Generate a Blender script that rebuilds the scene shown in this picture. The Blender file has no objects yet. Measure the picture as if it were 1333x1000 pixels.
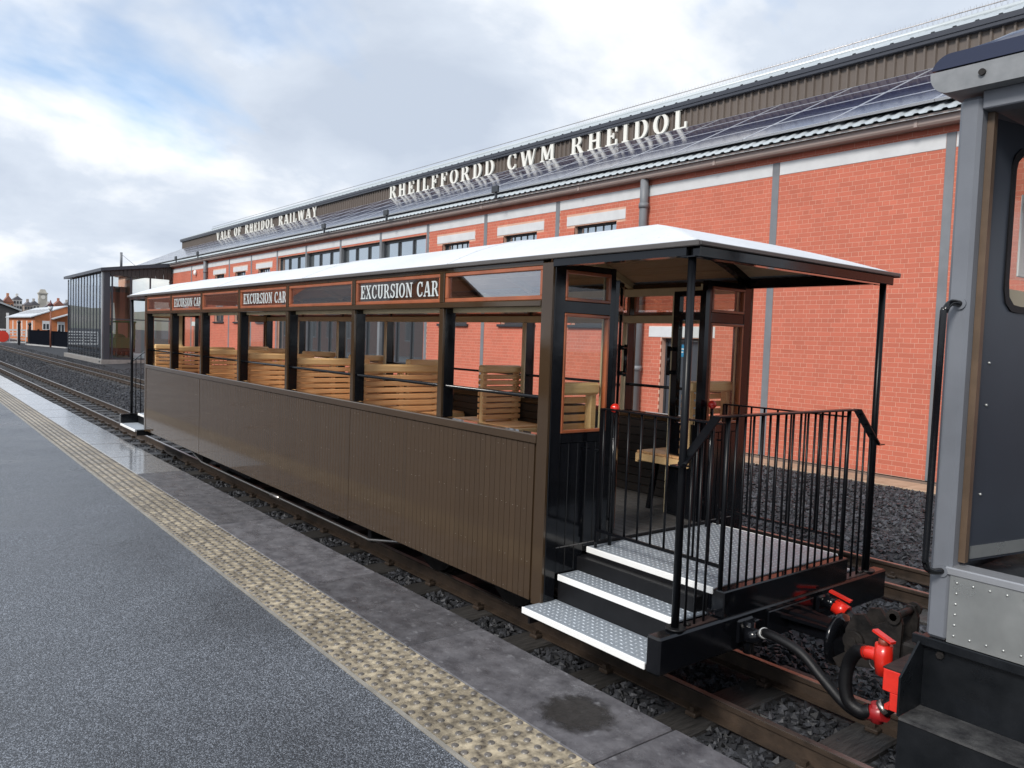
import bpy, math, random
import numpy as np
from mathutils import Vector, Matrix
random.seed(7); RNG = np.random.default_rng(7)
SC = bpy.context.scene
COL = SC.collection
PI = math.pi

# ---------------------------------------------------------------- camera
cam_d = bpy.data.cameras.new('camera'); cam = bpy.data.objects.new('camera', cam_d); COL.objects.link(cam)
cam_d.sensor_width = 36; cam_d.lens = 1020.9176 / 1333 * 36; cam_d.clip_start = .05; cam_d.clip_end = 6000
RX = ((.61856818, .06519317, -.78302188), (.78494396, -.00667521, .61953081), (.03516235, -.99785034, -.05530206))
cam.matrix_world = Matrix(((RX[0][0], -RX[0][1], -RX[0][2], 0), (RX[1][0], -RX[1][1], -RX[1][2], 0),
                           (RX[2][0], -RX[2][1], -RX[2][2], 1.62), (0, 0, 0, 1)))
SC.camera = cam

# ---------------------------------------------------------------- sky, sun, exposure
SUN_DIR = Vector((.24, -.76, .60)).normalized()          # towards the sun, veiled by cloud
elev = math.asin(SUN_DIR.z); azim = math.atan2(SUN_DIR.x, SUN_DIR.y)
world = bpy.data.worlds.new('World'); SC.world = world; world.use_nodes = True
wn, wl = world.node_tree.nodes, world.node_tree.links
wn.clear()
def W(t, **kw):
    n = wn.new(t)
    for k, v in kw.items(): setattr(n, k, v)
    return n
def wmath(op, a, b=None, clamp=False):
    n = W('ShaderNodeMath', operation=op, use_clamp=clamp)
    for i, v in enumerate((a, b)):
        if v is None: continue
        if isinstance(v, (int, float)): n.inputs[i].default_value = v
        else: wl.new(v, n.inputs[i])
    return n.outputs[0]
tc = W('ShaderNodeTexCoord'); sep = W('ShaderNodeSeparateXYZ'); wl.new(tc.outputs['Generated'], sep.inputs[0])
zz = wmath('ADD', wmath('MAXIMUM', sep.outputs[2], 0.0), .34)
comb = W('ShaderNodeCombineXYZ')
wl.new(wmath('DIVIDE', sep.outputs[0], zz), comb.inputs[0]); wl.new(wmath('DIVIDE', sep.outputs[1], zz), comb.inputs[1])
comb.inputs[2].default_value = 3.7
def wnoise(scale, detail, rough, dist, off):
    mp = W('ShaderNodeMapping'); mp.inputs['Location'].default_value = off; wl.new(comb.outputs[0], mp.inputs[0])
    n = W('ShaderNodeTexNoise'); wl.new(mp.outputs[0], n.inputs['Vector'])
    n.inputs['Scale'].default_value = scale; n.inputs['Detail'].default_value = detail
    n.inputs['Roughness'].default_value = rough; n.inputs['Distortion'].default_value = dist
    return n.outputs['Fac']
def wramp(v, stops):
    r = W('ShaderNodeValToRGB'); wl.new(v, r.inputs[0]); e = r.color_ramp.elements
    while len(e) < len(stops): e.new(.5)
    for el, (p, c) in zip(e, stops): el.position = p; el.color = (*c, 1) if not isinstance(c, (int, float)) else (c, c, c, 1)
    return r.outputs[0]
cover = wramp(wnoise(1.1, 6, .55, .3, (9.42, 4.40, 0)), [(.31, 0.0), (.42, 1.0)])
body = wramp(wnoise(1.6, 7, .55, .2, (5.72, 6.37, 2)), [(.36, (3.2, 3.62, 4.3)), (.50, (3.95, 4.35, 4.95)), (.64, (6.3, 6.38, 6.45))])
sky = W('ShaderNodeTexSky', sky_type='NISHITA'); sky.sun_disc = False
sky.sun_elevation = elev; sky.sun_rotation = azim; sky.air_density = 1.0; sky.dust_density = .6; sky.ozone_density = 1.5
# cloud is a little brighter around the veiled sun
dotp = W('ShaderNodeVectorMath', operation='DOT_PRODUCT'); wl.new(tc.outputs['Generated'], dotp.inputs[0]); dotp.inputs[1].default_value = SUN_DIR
glow = wmath('ADD', wmath('MULTIPLY', wmath('POWER', wmath('MAXIMUM', wmath('ADD', wmath('MULTIPLY', dotp.outputs['Value'], .5), .5), 0.0), 3.0), .34), .90)
cl = W('ShaderNodeVectorMath', operation='SCALE'); wl.new(body, cl.inputs[0]); wl.new(glow, cl.inputs['Scale'])
mixc = W('ShaderNodeMix', data_type='RGBA'); wl.new(cover, mixc.inputs['Factor']); wl.new(sky.outputs[0], mixc.inputs['A']); wl.new(cl.outputs[0], mixc.inputs['B'])
bg = W('ShaderNodeBackground'); bg.inputs['Strength'].default_value = .1; wl.new(mixc.outputs['Result'], bg.inputs['Color'])
wo = W('ShaderNodeOutputWorld'); wl.new(bg.outputs[0], wo.inputs['Surface'])

sun_d = bpy.data.lights.new('sun', 'SUN'); sun_d.energy = 1.5; sun_d.angle = math.radians(14); sun_d.color = (1, .95, .88)
sun = bpy.data.objects.new('sun', sun_d); COL.objects.link(sun)
sun.rotation_euler = SUN_DIR.to_track_quat('Z', 'Y').to_euler(); sun.location = (-20, -20, 30)
vs = SC.view_settings; vs.view_transform = 'Standard'; vs.look = 'None'; vs.exposure = 1.03; vs.gamma = 1; vs.use_curve_mapping = False
SC.cycles.max_bounces = 8; SC.cycles.transparent_max_bounces = 24; SC.cycles.glossy_bounces = 4

# ---------------------------------------------------------------- materials
MATS = {}
def mat(name, col, rough=.5, metal=0.0, var=0.0, vscale=4.0, col2=None, bump=0.0, bscale=60.0, bdetail=6, coat=0.0, rnd=0.0,
        rvar=0.0, rscale=3.0, stretch=(1, 1, 1), spec=.5, crough=.05, speck=0.0, speck_col=(1, 1, 1), speck_scale=90, island=False, emit=None):
    if name in MATS: return MATS[name]
    m = bpy.data.materials.new(name); m.use_nodes = True; MATS[name] = m
    N, L = m.node_tree.nodes, m.node_tree.links
    b = N['Principled BSDF']; b.inputs['Metallic'].default_value = metal; b.inputs['Roughness'].default_value = rough
    b.inputs['Specular IOR Level'].default_value = spec; b.inputs['Coat Weight'].default_value = coat; b.inputs['Coat Roughness'].default_value = crough
    t = N.new('ShaderNodeTexCoord'); mp = N.new('ShaderNodeMapping'); mp.inputs['Scale'].default_value = stretch; L.new(t.outputs['Object'], mp.inputs[0])
    def noise(scale, detail=6, rg=.6):
        n = N.new('ShaderNodeTexNoise'); n.inputs['Scale'].default_value = scale; n.inputs['Detail'].default_value = detail
        n.inputs['Roughness'].default_value = rg; L.new(mp.outputs[0], n.inputs['Vector']); return n.outputs['Fac']
    def ramp(v, p0, c0, p1, c1):
        r = N.new('ShaderNodeValToRGB'); L.new(v, r.inputs[0]); r.color_ramp.elements[0].position = p0; r.color_ramp.elements[1].position = p1
        r.color_ramp.elements[0].color = (*c0, 1); r.color_ramp.elements[1].color = (*c1, 1); return r.outputs[0]
    out = None
    if var or col2:
        c2 = col2 or tuple(min(1, c * (1 + var)) for c in col); c1 = col if col2 else tuple(c * (1 - var) for c in col)
        out = ramp(noise(vscale), .33, c1, .67, c2)
    if out is None:
        rg = N.new('ShaderNodeRGB'); rg.outputs[0].default_value = (*col, 1); out = rg.outputs[0]
    if rnd:
        src = N.new('ShaderNodeNewGeometry').outputs['Random Per Island'] if island else N.new('ShaderNodeObjectInfo').outputs['Random']
        hs = N.new('ShaderNodeHueSaturation'); L.new(out, hs.inputs['Color'])
        mr = N.new('ShaderNodeMapRange'); L.new(src, mr.inputs[0]); mr.inputs['To Min'].default_value = 1 - rnd; mr.inputs['To Max'].default_value = 1 + rnd
        L.new(mr.outputs[0], hs.inputs['Value']); out = hs.outputs[0]
    if speck:
        r = ramp(noise(speck_scale, 2, .5), .62, (0, 0, 0), .72, (speck,) * 3)
        mx = N.new('ShaderNodeMix'); mx.data_type = 'RGBA'; L.new(r, mx.inputs['Factor']); L.new(out, mx.inputs['A']); mx.inputs['B'].default_value = (*speck_col, 1); out = mx.outputs['Result']
    L.new(out, b.inputs['Base Color'])
    if rvar:
        r = ramp(noise(rscale, 5), .35, (max(0, rough - rvar),) * 3, .65, (min(1, rough + rvar),) * 3); L.new(r, b.inputs['Roughness'])
    if bump:
        bp = N.new('ShaderNodeBump'); bp.inputs['Strength'].default_value = bump; bp.inputs['Distance'].default_value = .01
        L.new(noise(bscale, bdetail), bp.inputs['Height']); L.new(bp.outputs[0], b.inputs['Normal'])
    if emit: b.inputs['Emission Color'].default_value = (*emit[0], 1); b.inputs['Emission Strength'].default_value = emit[1]
    return m

def glass(name, tint, refl=1.0, rough=.01, base=.0):
    if name in MATS: return MATS[name]
    m = bpy.data.materials.new(name); m.use_nodes = True; MATS[name] = m
    N, L = m.node_tree.nodes, m.node_tree.links; N.clear()
    tr = N.new('ShaderNodeBsdfTransparent'); tr.inputs[0].default_value = (*tint, 1)
    gl = N.new('ShaderNodeBsdfGlossy'); gl.inputs['Roughness'].default_value = rough; gl.inputs['Color'].default_value = (.95, .97, 1, 1)
    ge = N.new('ShaderNodeNewGeometry'); dt = N.new('ShaderNodeVectorMath'); dt.operation = 'DOT_PRODUCT'; L.new(ge.outputs['Normal'], dt.inputs[0]); L.new(ge.outputs['Incoming'], dt.inputs[1])
    def mth(op, a, b):
        q = N.new('ShaderNodeMath'); q.operation = op
        for i, v in enumerate((a, b)):
            if isinstance(v, float): q.inputs[i].default_value = v
            elif v is not None: L.new(v, q.inputs[i])
        return q
    fr = mth('MULTIPLY_ADD', mth('POWER', mth('SUBTRACT', 1.0, mth('ABSOLUTE', dt.outputs['Value'], None).outputs[0]).outputs[0], 5.0).outputs[0], .96); fr.inputs[2].default_value = .04
    ma = N.new('ShaderNodeMath'); ma.operation = 'MULTIPLY_ADD'; ma.use_clamp = True; L.new(fr.outputs[0], ma.inputs[0]); ma.inputs[1].default_value = refl; ma.inputs[2].default_value = base
    mx = N.new('ShaderNodeMixShader'); L.new(ma.outputs[0], mx.inputs[0]); L.new(tr.outputs[0], mx.inputs[1]); L.new(gl.outputs[0], mx.inputs[2])
    o = N.new('ShaderNodeOutputMaterial'); L.new(mx.outputs[0], o.inputs[0]); return m

# ---------------------------------------------------------------- mesh helpers
WL = {}
def put(name, me, material, parent=None, at=(0, 0, 0)):
    o = bpy.data.objects.new(name, me); COL.objects.link(o)
    if material is not None and me is not None and not me.materials: me.materials.append(material)
    o.location = at; WL[o.name] = Vector(at)
    if parent is not None:
        o.parent = parent; o.matrix_parent_inverse = Matrix.Translation(-WL[parent.name])
    return o
def empty(name, at, label, cat, group=None):
    o = bpy.data.objects.new(name, None); COL.objects.link(o); o.location = at; WL[o.name] = Vector(at); o.empty_display_size = .2
    return tag(o, label, cat, group)
def tag(o, label=None, cat=None, group=None, kind=None):
    if label: o['label'] = label
    if cat: o['category'] = cat
    if group: o['group'] = group
    if kind: o['kind'] = kind
    return o

class MB:
    def __init__(s): s.v = []; s.f = []; s.sm = []
    def add(s, vs, fs, smooth=False):
        n = len(s.v); s.v += [tuple(v) for v in vs]; s.f += [tuple(i + n for i in f) for f in fs]; s.sm += [smooth] * len(fs); return s
    def box(s, x0, x1, y0, y1, z0, z1, c=0.0):
        if c <= 0:
            return s.add([(x0, y0, z0), (x1, y0, z0), (x1, y1, z0), (x0, y1, z0), (x0, y0, z1), (x1, y0, z1), (x1, y1, z1), (x0, y1, z1)],
                         [(0, 3, 2, 1), (4, 5, 6, 7), (0, 1, 5, 4), (1, 2, 6, 5), (2, 3, 7, 6), (3, 0, 4, 7)])
        c = min(c, (x1 - x0) * .45, (y1 - y0) * .45, (z1 - z0) * .45)
        V = []; idx = {}
        for i, (sx, X) in enumerate(((-1, x0), (1, x1))):
            for j, (sy, Y) in enumerate(((-1, y0), (1, y1))):
                for k, (sz, Z) in enumerate(((-1, z0), (1, z1))):
                    for a in range(3):
                        p = [X - sx * c, Y - sy * c, Z - sz * c]; p[a] = (X, Y, Z)[a]
                        idx[i, j, k, a] = len(V); V.append(p)
        F = []
        g = idx
        for i in (0, 1):
            q = [g[i, 0, 0, 0], g[i, 1, 0, 0], g[i, 1, 1, 0], g[i, 0, 1, 0]]; F.append(q if i else q[::-1])
            q = [g[0, i, 0, 1], g[0, i, 1, 1], g[1, i, 1, 1], g[1, i, 0, 1]]; F.append(q if i else q[::-1])
            q = [g[0, 0, i, 2], g[1, 0, i, 2], g[1, 1, i, 2], g[0, 1, i, 2]]; F.append(q if i else q[::-1])
        for i in (0, 1):
            for j in (0, 1):
                q = [g[i, j, 0, 0], g[i, j, 0, 1], g[i, j, 1, 1], g[i, j, 1, 0]]; F.append(q if i == j else q[::-1])
                q = [g[i, 0, j, 0], g[i, 1, j, 0], g[i, 1, j, 2], g[i, 0, j, 2]]; F.append(q if i != j else q[::-1])
                q = [g[0, i, j, 1], g[0, i, j, 2], g[1, i, j, 2], g[1, i, j, 1]]; F.append(q if i != j else q[::-1])
        for i in (0, 1):
            for j in (0, 1):
                for k in (0, 1):
                    t = [g[i, j, k, 0], g[i, j, k, 1], g[i, j, k, 2]]; F.append(t if (i + j + k) % 2 else t[::-1])
        return s.add(V, F)
    def bar(s, p, q, w, h=None, up=(0, 0, 1)):
        p, q = Vector(p), Vector(q); d = (q - p).normalized(); up = Vector(up)
        if abs(d.dot(up)) > .98: up = Vector((1, 0, 0))
        a = d.cross(up).normalized(); b = a.cross(d); h = w if h is None else h; a *= w / 2; b *= h / 2
        return s.add([p - a - b, p + a - b, p + a + b, p - a + b, q - a - b, q + a - b, q + a + b, q - a + b],
                     [(0, 1, 2, 3), (7, 6, 5, 4), (0, 4, 5, 1), (1, 5, 6, 2), (2, 6, 7, 3), (3, 7, 4, 0)])
    def tube(s, pts, r, seg=10, caps=True):
        pts = [Vector(p) for p in pts]; n = len(pts); rs = r if isinstance(r, (list, tuple)) else [r] * n
        V = []; ref = None
        for i, p in enumerate(pts):
            d = (pts[min(i + 1, n - 1)] - pts[max(i - 1, 0)]).normalized()
            if ref is None: ref = Vector((0, 0, 1)) if abs(d.z) < .9 else Vector((1, 0, 0))
            a = d.cross(ref).normalized(); b = a.cross(d).normalized(); ref = b
            V += [p + (a * math.cos(t) + b * math.sin(t)) * rs[i] for t in (2 * PI * k / seg for k in range(seg))]
        F = [(i * seg + k, i * seg + (k + 1) % seg, (i + 1) * seg + (k + 1) % seg, (i + 1) * seg + k) for i in range(n - 1) for k in range(seg)]
        s.add(V, F, True)
        if caps:
            m = len(s.v) - len(V); s.f += [tuple(m + k for k in range(seg))[::-1], tuple(m + (n - 1) * seg + k for k in range(seg))]; s.sm += [False, False]
        return s
    def prism(s, poly, y0, y1):            # poly in (x,z), CCW seen from -Y; extruded from y0 (front) to y1
        n = len(poly); V = [(x, y0, z) for x, z in poly] + [(x, y1, z) for x, z in poly]
        return s.add(V, [tuple(range(n)), tuple(range(2 * n - 1, n - 1, -1))] + [(i, i + n, (i + 1) % n + n, (i + 1) % n) for i in range(n)])
    def prism_y(s, poly, x0, x1):          # poly in (y,z), extruded along X
        n = len(poly); V = [(x0, y, z) for y, z in poly] + [(x1, y, z) for y, z in poly]
        return s.add(V, [tuple(range(n))[::-1], tuple(range(n, 2 * n))] + [(i, (i + 1) % n, (i + 1) % n + n, i + n) for i in range(n)])
    def disc(s, c, axis, r, t, seg=20):
        c = Vector(c); a = Vector(axis).normalized() * (t / 2); return s.tube([c - a, c + a], r, seg)
    def sphere(s, c, r, seg=12, rings=8, sc=(1, 1, 1)):
        V = [(c[0] + r * sc[0] * math.sin(PI * i / rings) * math.cos(2 * PI * k / seg), c[1] + r * sc[1] * math.sin(PI * i / rings) * math.sin(2 * PI * k / seg), c[2] + r * sc[2] * math.cos(PI * i / rings))
             for i in range(rings + 1) for k in range(seg)]
        return s.add(V, [(i * seg + k, (i + 1) * seg + k, (i + 1) * seg + (k + 1) % seg, i * seg + (k + 1) % seg) for i in range(rings) for k in range(seg)], True)
    def mesh(s, name):
        me = bpy.data.meshes.new(name); me.from_pydata(s.v, [], s.f); me.polygons.foreach_set('use_smooth', s.sm); me.update(); return me
    def build(s, name, material, parent=None, at=(0, 0, 0), kind=None, label=None):
        o = put(name, s.mesh(name), material, parent, at)
        if kind: o['kind'] = kind
        if label: o['label'] = label
        return o
def box(name, m, parent, x0, x1, y0, y1, z0, z1, c=0.0): return MB().box(x0, x1, y0, y1, z0, z1, c).build(name, m, parent)
def np_mesh(name, V, F):
    me = bpy.data.meshes.new(name); V = np.asarray(V, np.float32); F = np.asarray(F, np.int32); k = F.shape[1]
    me.vertices.add(len(V)); me.vertices.foreach_set('co', V.ravel()); me.loops.add(F.size); me.loops.foreach_set('vertex_index', F.ravel())
    me.polygons.add(len(F)); me.polygons.foreach_set('loop_start', np.arange(0, F.size, k, dtype=np.int32)); me.polygons.foreach_set('use_smooth', np.zeros(len(F), bool)); me.update(calc_edges=True); return me
def rod_wire(name, m, parent, pts, r, seg=8): return MB().tube(pts, r, seg).build(name, m, parent)
def smooth_path(pts, n=8):
    P = [Vector(p) for p in pts]; P = [P[0] * 2 - P[1]] + P + [P[-1] * 2 - P[-2]]; out = []
    for i in range(1, len(P) - 2):
        for k in range(n):
            t = k / n; a, b, c, d = P[i - 1], P[i], P[i + 1], P[i + 2]
            out.append(.5 * ((2 * b) + (c - a) * t + (2 * a - 5 * b + 4 * c - d) * t * t + (3 * b - a - 3 * c + d) * t ** 3))
    return out + [P[-2]]

# ---------------------------------------------------------------- palette
asphalt = mat('wet_asphalt', (.060, .068, .082), .42)
def chip(m):
    N, L = m.node_tree.nodes, m.node_tree.links; b = N['Principled BSDF']; t = N.new('ShaderNodeTexCoord')
    v = N.new('ShaderNodeTexVoronoi'); v.inputs['Scale'].default_value = 230; L.new(t.outputs['Object'], v.inputs['Vector'])
    r = N.new('ShaderNodeValToRGB'); sp = N.new('ShaderNodeSeparateColor'); L.new(v.outputs['Color'], sp.inputs[0]); L.new(sp.outputs[0], r.inputs[0])
    e = r.color_ramp.elements; e[0].position = .0; e[0].color = (.022, .025, .029, 1); e[1].position = 1; e[1].color = (.27, .295, .335, 1); q = e.new(.62); q.color = (.068, .075, .088, 1)
    n = N.new('ShaderNodeTexNoise'); n.inputs['Scale'].default_value = .9; n.inputs['Detail'].default_value = 5; L.new(t.outputs['Object'], n.inputs['Vector'])
    mr = N.new('ShaderNodeMapRange'); L.new(n.outputs['Fac'], mr.inputs[0]); mr.inputs['From Min'].default_value = .3; mr.inputs['From Max'].default_value = .7; mr.inputs['To Min'].default_value = .72; mr.inputs['To Max'].default_value = 1.2
    hs = N.new('ShaderNodeHueSaturation'); L.new(r.outputs[0], hs.inputs['Color']); L.new(mr.outputs[0], hs.inputs['Value']); L.new(hs.outputs[0], b.inputs['Base Color'])
    m2 = N.new('ShaderNodeMapRange'); L.new(n.outputs['Fac'], m2.inputs[0]); m2.inputs['From Min'].default_value = .3; m2.inputs['From Max'].default_value = .7; m2.inputs['To Min'].default_value = .24; m2.inputs['To Max'].default_value = .52; L.new(m2.outputs[0], b.inputs['Roughness'])
    bp = N.new('ShaderNodeBump'); bp.inputs['Strength'].default_value = .8; bp.inputs['Distance'].default_value = .003; bp.invert = True; L.new(v.outputs['Distance'], bp.inputs['Height']); L.new(bp.outputs[0], b.inputs['Normal'])
chip(asphalt)
tactile_m = mat('tactile_buff', (.060, .050, .040), .46, col2=(.47, .40, .285), vscale=17, bump=.3, bscale=90, rnd=.16, rvar=.15)
dome_m = mat('worn_blister', (.075, .068, .062), .4, col2=(.17, .155, .14), vscale=60, rnd=.1)
tact_edge = mat('pale_edging', (.26, .245, .215), .5, var=.2, vscale=8, bump=.2)
slate = mat('wet_coping_stone', (.056, .054, .060), .35, col2=(.135, .131, .140), vscale=9, bump=.7, bscale=14, rvar=.17, rscale=6, rnd=.18, speck=.35, speck_col=(.28, .28, .29), speck_scale=22)
wet_slate = mat('rain_wet_coping', (.050, .050, .054), .30, col2=(.115, .112, .112), vscale=9, bump=.35, bscale=16, rvar=.14, rscale=7, rnd=.15, spec=1.0, coat=1.0, crough=.13, stretch=(1, 2.5, 1))
concrete = mat('platform_wall', (.07, .068, .065), .8, var=.3, vscale=3, bump=.4, bscale=20)
ballast_m = mat('ballast_bed', (.034, .036, .041), .85, spec=.2, var=.5, vscale=28, bump=1.0, bscale=22, speck=.6, speck_col=(.15, .16, .18), speck_scale=16)
stone_m = mat('slate_ballast', (.034, .036, .042), .55, spec=.35, rnd=.75, island=True, var=.3, vscale=25, bump=.3, bscale=60)
rust = mat('rail_rust', (.042, .028, .019), .62, var=.4, vscale=9, bump=.25, bscale=60)
steel = mat('rail_head_steel', (.38, .35, .33), .32, metal=.9, var=.25, vscale=6)
sleeper_m = mat('weathered_sleeper', (.020, .019, .019), .6, col2=(.058, .055, .053), vscale=14, stretch=(6, .6, 6), bump=.7, bscale=10, rnd=.3)
brown = mat('carriage_brown', (.046, .0285, .0155), .08, coat=.0, var=.06, vscale=2, rvar=.05, rscale=4, bump=.03, bscale=7)
brown_board = mat('brown_boarding', (.050, .031, .0168), .08, coat=.0, rnd=.05, rvar=.04, rscale=3, bump=.02, bscale=5)
gutter_brown = mat('drip_edge', (.085, .078, .074), .35, var=.1)
black = mat('gloss_black', (.004, .0045, .006), .12, coat=.0, spec=.4, rvar=.05, rscale=5, bump=.04, bscale=10)
black_matt = mat('black_paint', (.006, .006, .007), .45, spec=.3, var=.3, vscale=8)
inner_dark = mat('dark_lining', (.016, .014, .013), .35, var=.2)
wood = mat('cedar_slat', (.70, .365, .155), .45, col2=(.80, .47, .225), vscale=7, stretch=(18, 1, 18), rnd=.13, bump=.12, bscale=9)
wood_top = mat('oak_rail', (.76, .48, .21), .42, col2=(.84, .58, .30), vscale=7, stretch=(18, 1, 18), rnd=.08)
ceil_wood = mat('ceiling_board', (.50, .32, .19), .45, col2=(.60, .41, .26), vscale=5, stretch=(1, 16, 16), rnd=.1)
cream = mat('pale_varnished_frame', (.60, .50, .31), .4, var=.08, vscale=6)
redwood = mat('mahogany_bead', (.30, .085, .032), .28, var=.2, vscale=6, coat=.3)
roof_felt = mat('grey_white_canvas', (.60, .62, .65), .5, var=.06, vscale=2, speck=.5, speck_col=(.40, .42, .45), speck_scale=45, bump=.25, bscale=60)
chequer = mat('tread_plate', (.34, .38, .425), .42, metal=.3, var=.08, vscale=20)
lozenge = mat('tread_lozenge', (.58, .62, .66), .35, metal=.3)
rail_black = mat('railing_black', (.004, .0045, .006), .32, spec=.22)
nosing = mat('white_nosing', (.80, .80, .79), .45)
letter_w = mat('sign_white', (.52, .56, .56), .5)
qglass = glass('quarterlight_glass', (.82, .77, .73), 1.0, .008, .24)
cglass = glass('clear_glass', (.93, .94, .92), .8, .008, .0)
red_paint = mat('signal_red', (.62, .022, .012), .3, var=.15, vscale=12, coat=.3)
rubber = mat('rubber_hose', (.004, .004, .005), .5, spec=.35, var=.3, vscale=20, bump=.15, bscale=120)
grimy = mat('grimy_cast_steel', (.009, .0085, .0085), .5, metal=.2, spec=.3, col2=(.030, .026, .024), vscale=14, bump=.35, bscale=30)
brick_m = mat('red_brick', (.50, .138, .085), .78, var=.09, vscale=.7, rnd=.07, bump=.35, bscale=70)
brick_far = mat('red_brick_course', (.50, .138, .085), .78, var=.09, vscale=.7, rnd=.07, island=True, bump=.3, bscale=70)
mortar = mat('pale_mortar', (.60, .36, .27), .9, var=.1)
band_m = mat('cast_stone', (.58, .59, .60), .7, var=.06, vscale=3, bump=.1)
pil_m = mat('grey_steel_column', (.17, .18, .195), .5, var=.12, vscale=2)
frame_m = mat('dark_window_frame', (.030, .034, .040), .4)
clad_m = mat('bronze_cladding', (.118, .095, .080), .5, var=.06, vscale=.6)
fascia_m = mat('slate_grey_fascia', (.036, .040, .052), .4)
sheet_m = mat('light_metal_sheet', (.44, .48, .50), .3, metal=.12, var=.06, vscale=.5)
gutter_m = mat('bronze_gutter', (.33, .265, .24), .42, var=.06, vscale=.7)
pv_m = mat('wet_solar_cell', (.010, .012, .050), .10, spec=.42, rvar=.06, rscale=30, speck=.4, speck_col=(.20, .21, .30), speck_scale=24)
pv_frame = mat('panel_frame', (.62, .63, .66), .35, metal=.7)
win_glass = mat('coated_window', (.52, .57, .60), .03, metal=.9, bump=.015, bscale=1.5)
low_glass = mat('low_window_dark_reflection', (.20, .225, .245), .03, metal=.75, bump=.015, bscale=1.5)  # lower panes: darker reflected scenery is put into the pane colour
pglass = glass('hall_glass', (.74, .81, .83), 1.1, .01, .08)
door_m = mat('slate_blue_door', (.055, .062, .078), .45)
sign_w = mat('raised_letter', (.70, .69, .64), .5)

# ---------------------------------------------------------------- slab-serif lettering
def ring(cx, cy, ro, rp, ri, rj, a0, a1, n=14):
    P = []
    for k in range(n):
        t0, t1 = (math.radians(a0 + (a1 - a0) * j / n) for j in (k, k + 1))
        P.append([(cx + ri * math.cos(t0), cy + rj * math.sin(t0)), (cx + ro * math.cos(t0), cy + rp * math.sin(t0)),
                  (cx + ro * math.cos(t1), cy + rp * math.sin(t1)), (cx + ri * math.cos(t1), cy + rj * math.sin(t1))])
    return P
def rc(x0, x1, y0, y1): return [(x0, y0), (x1, y0), (x1, y1), (x0, y1)]
def dg(x0, x1, w, y0=0.0, y1=1.0): return [(x0 - w / 2, y0), (x0 + w / 2, y0), (x1 + w / 2, y1), (x1 - w / 2, y1)]
S_, T_, Z_ = .20, .10, .085
def sf(c, top, h=.19): return rc(c - h, c + h, 1 - Z_, 1) if top else rc(c - h, c + h, 0, Z_)
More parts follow.
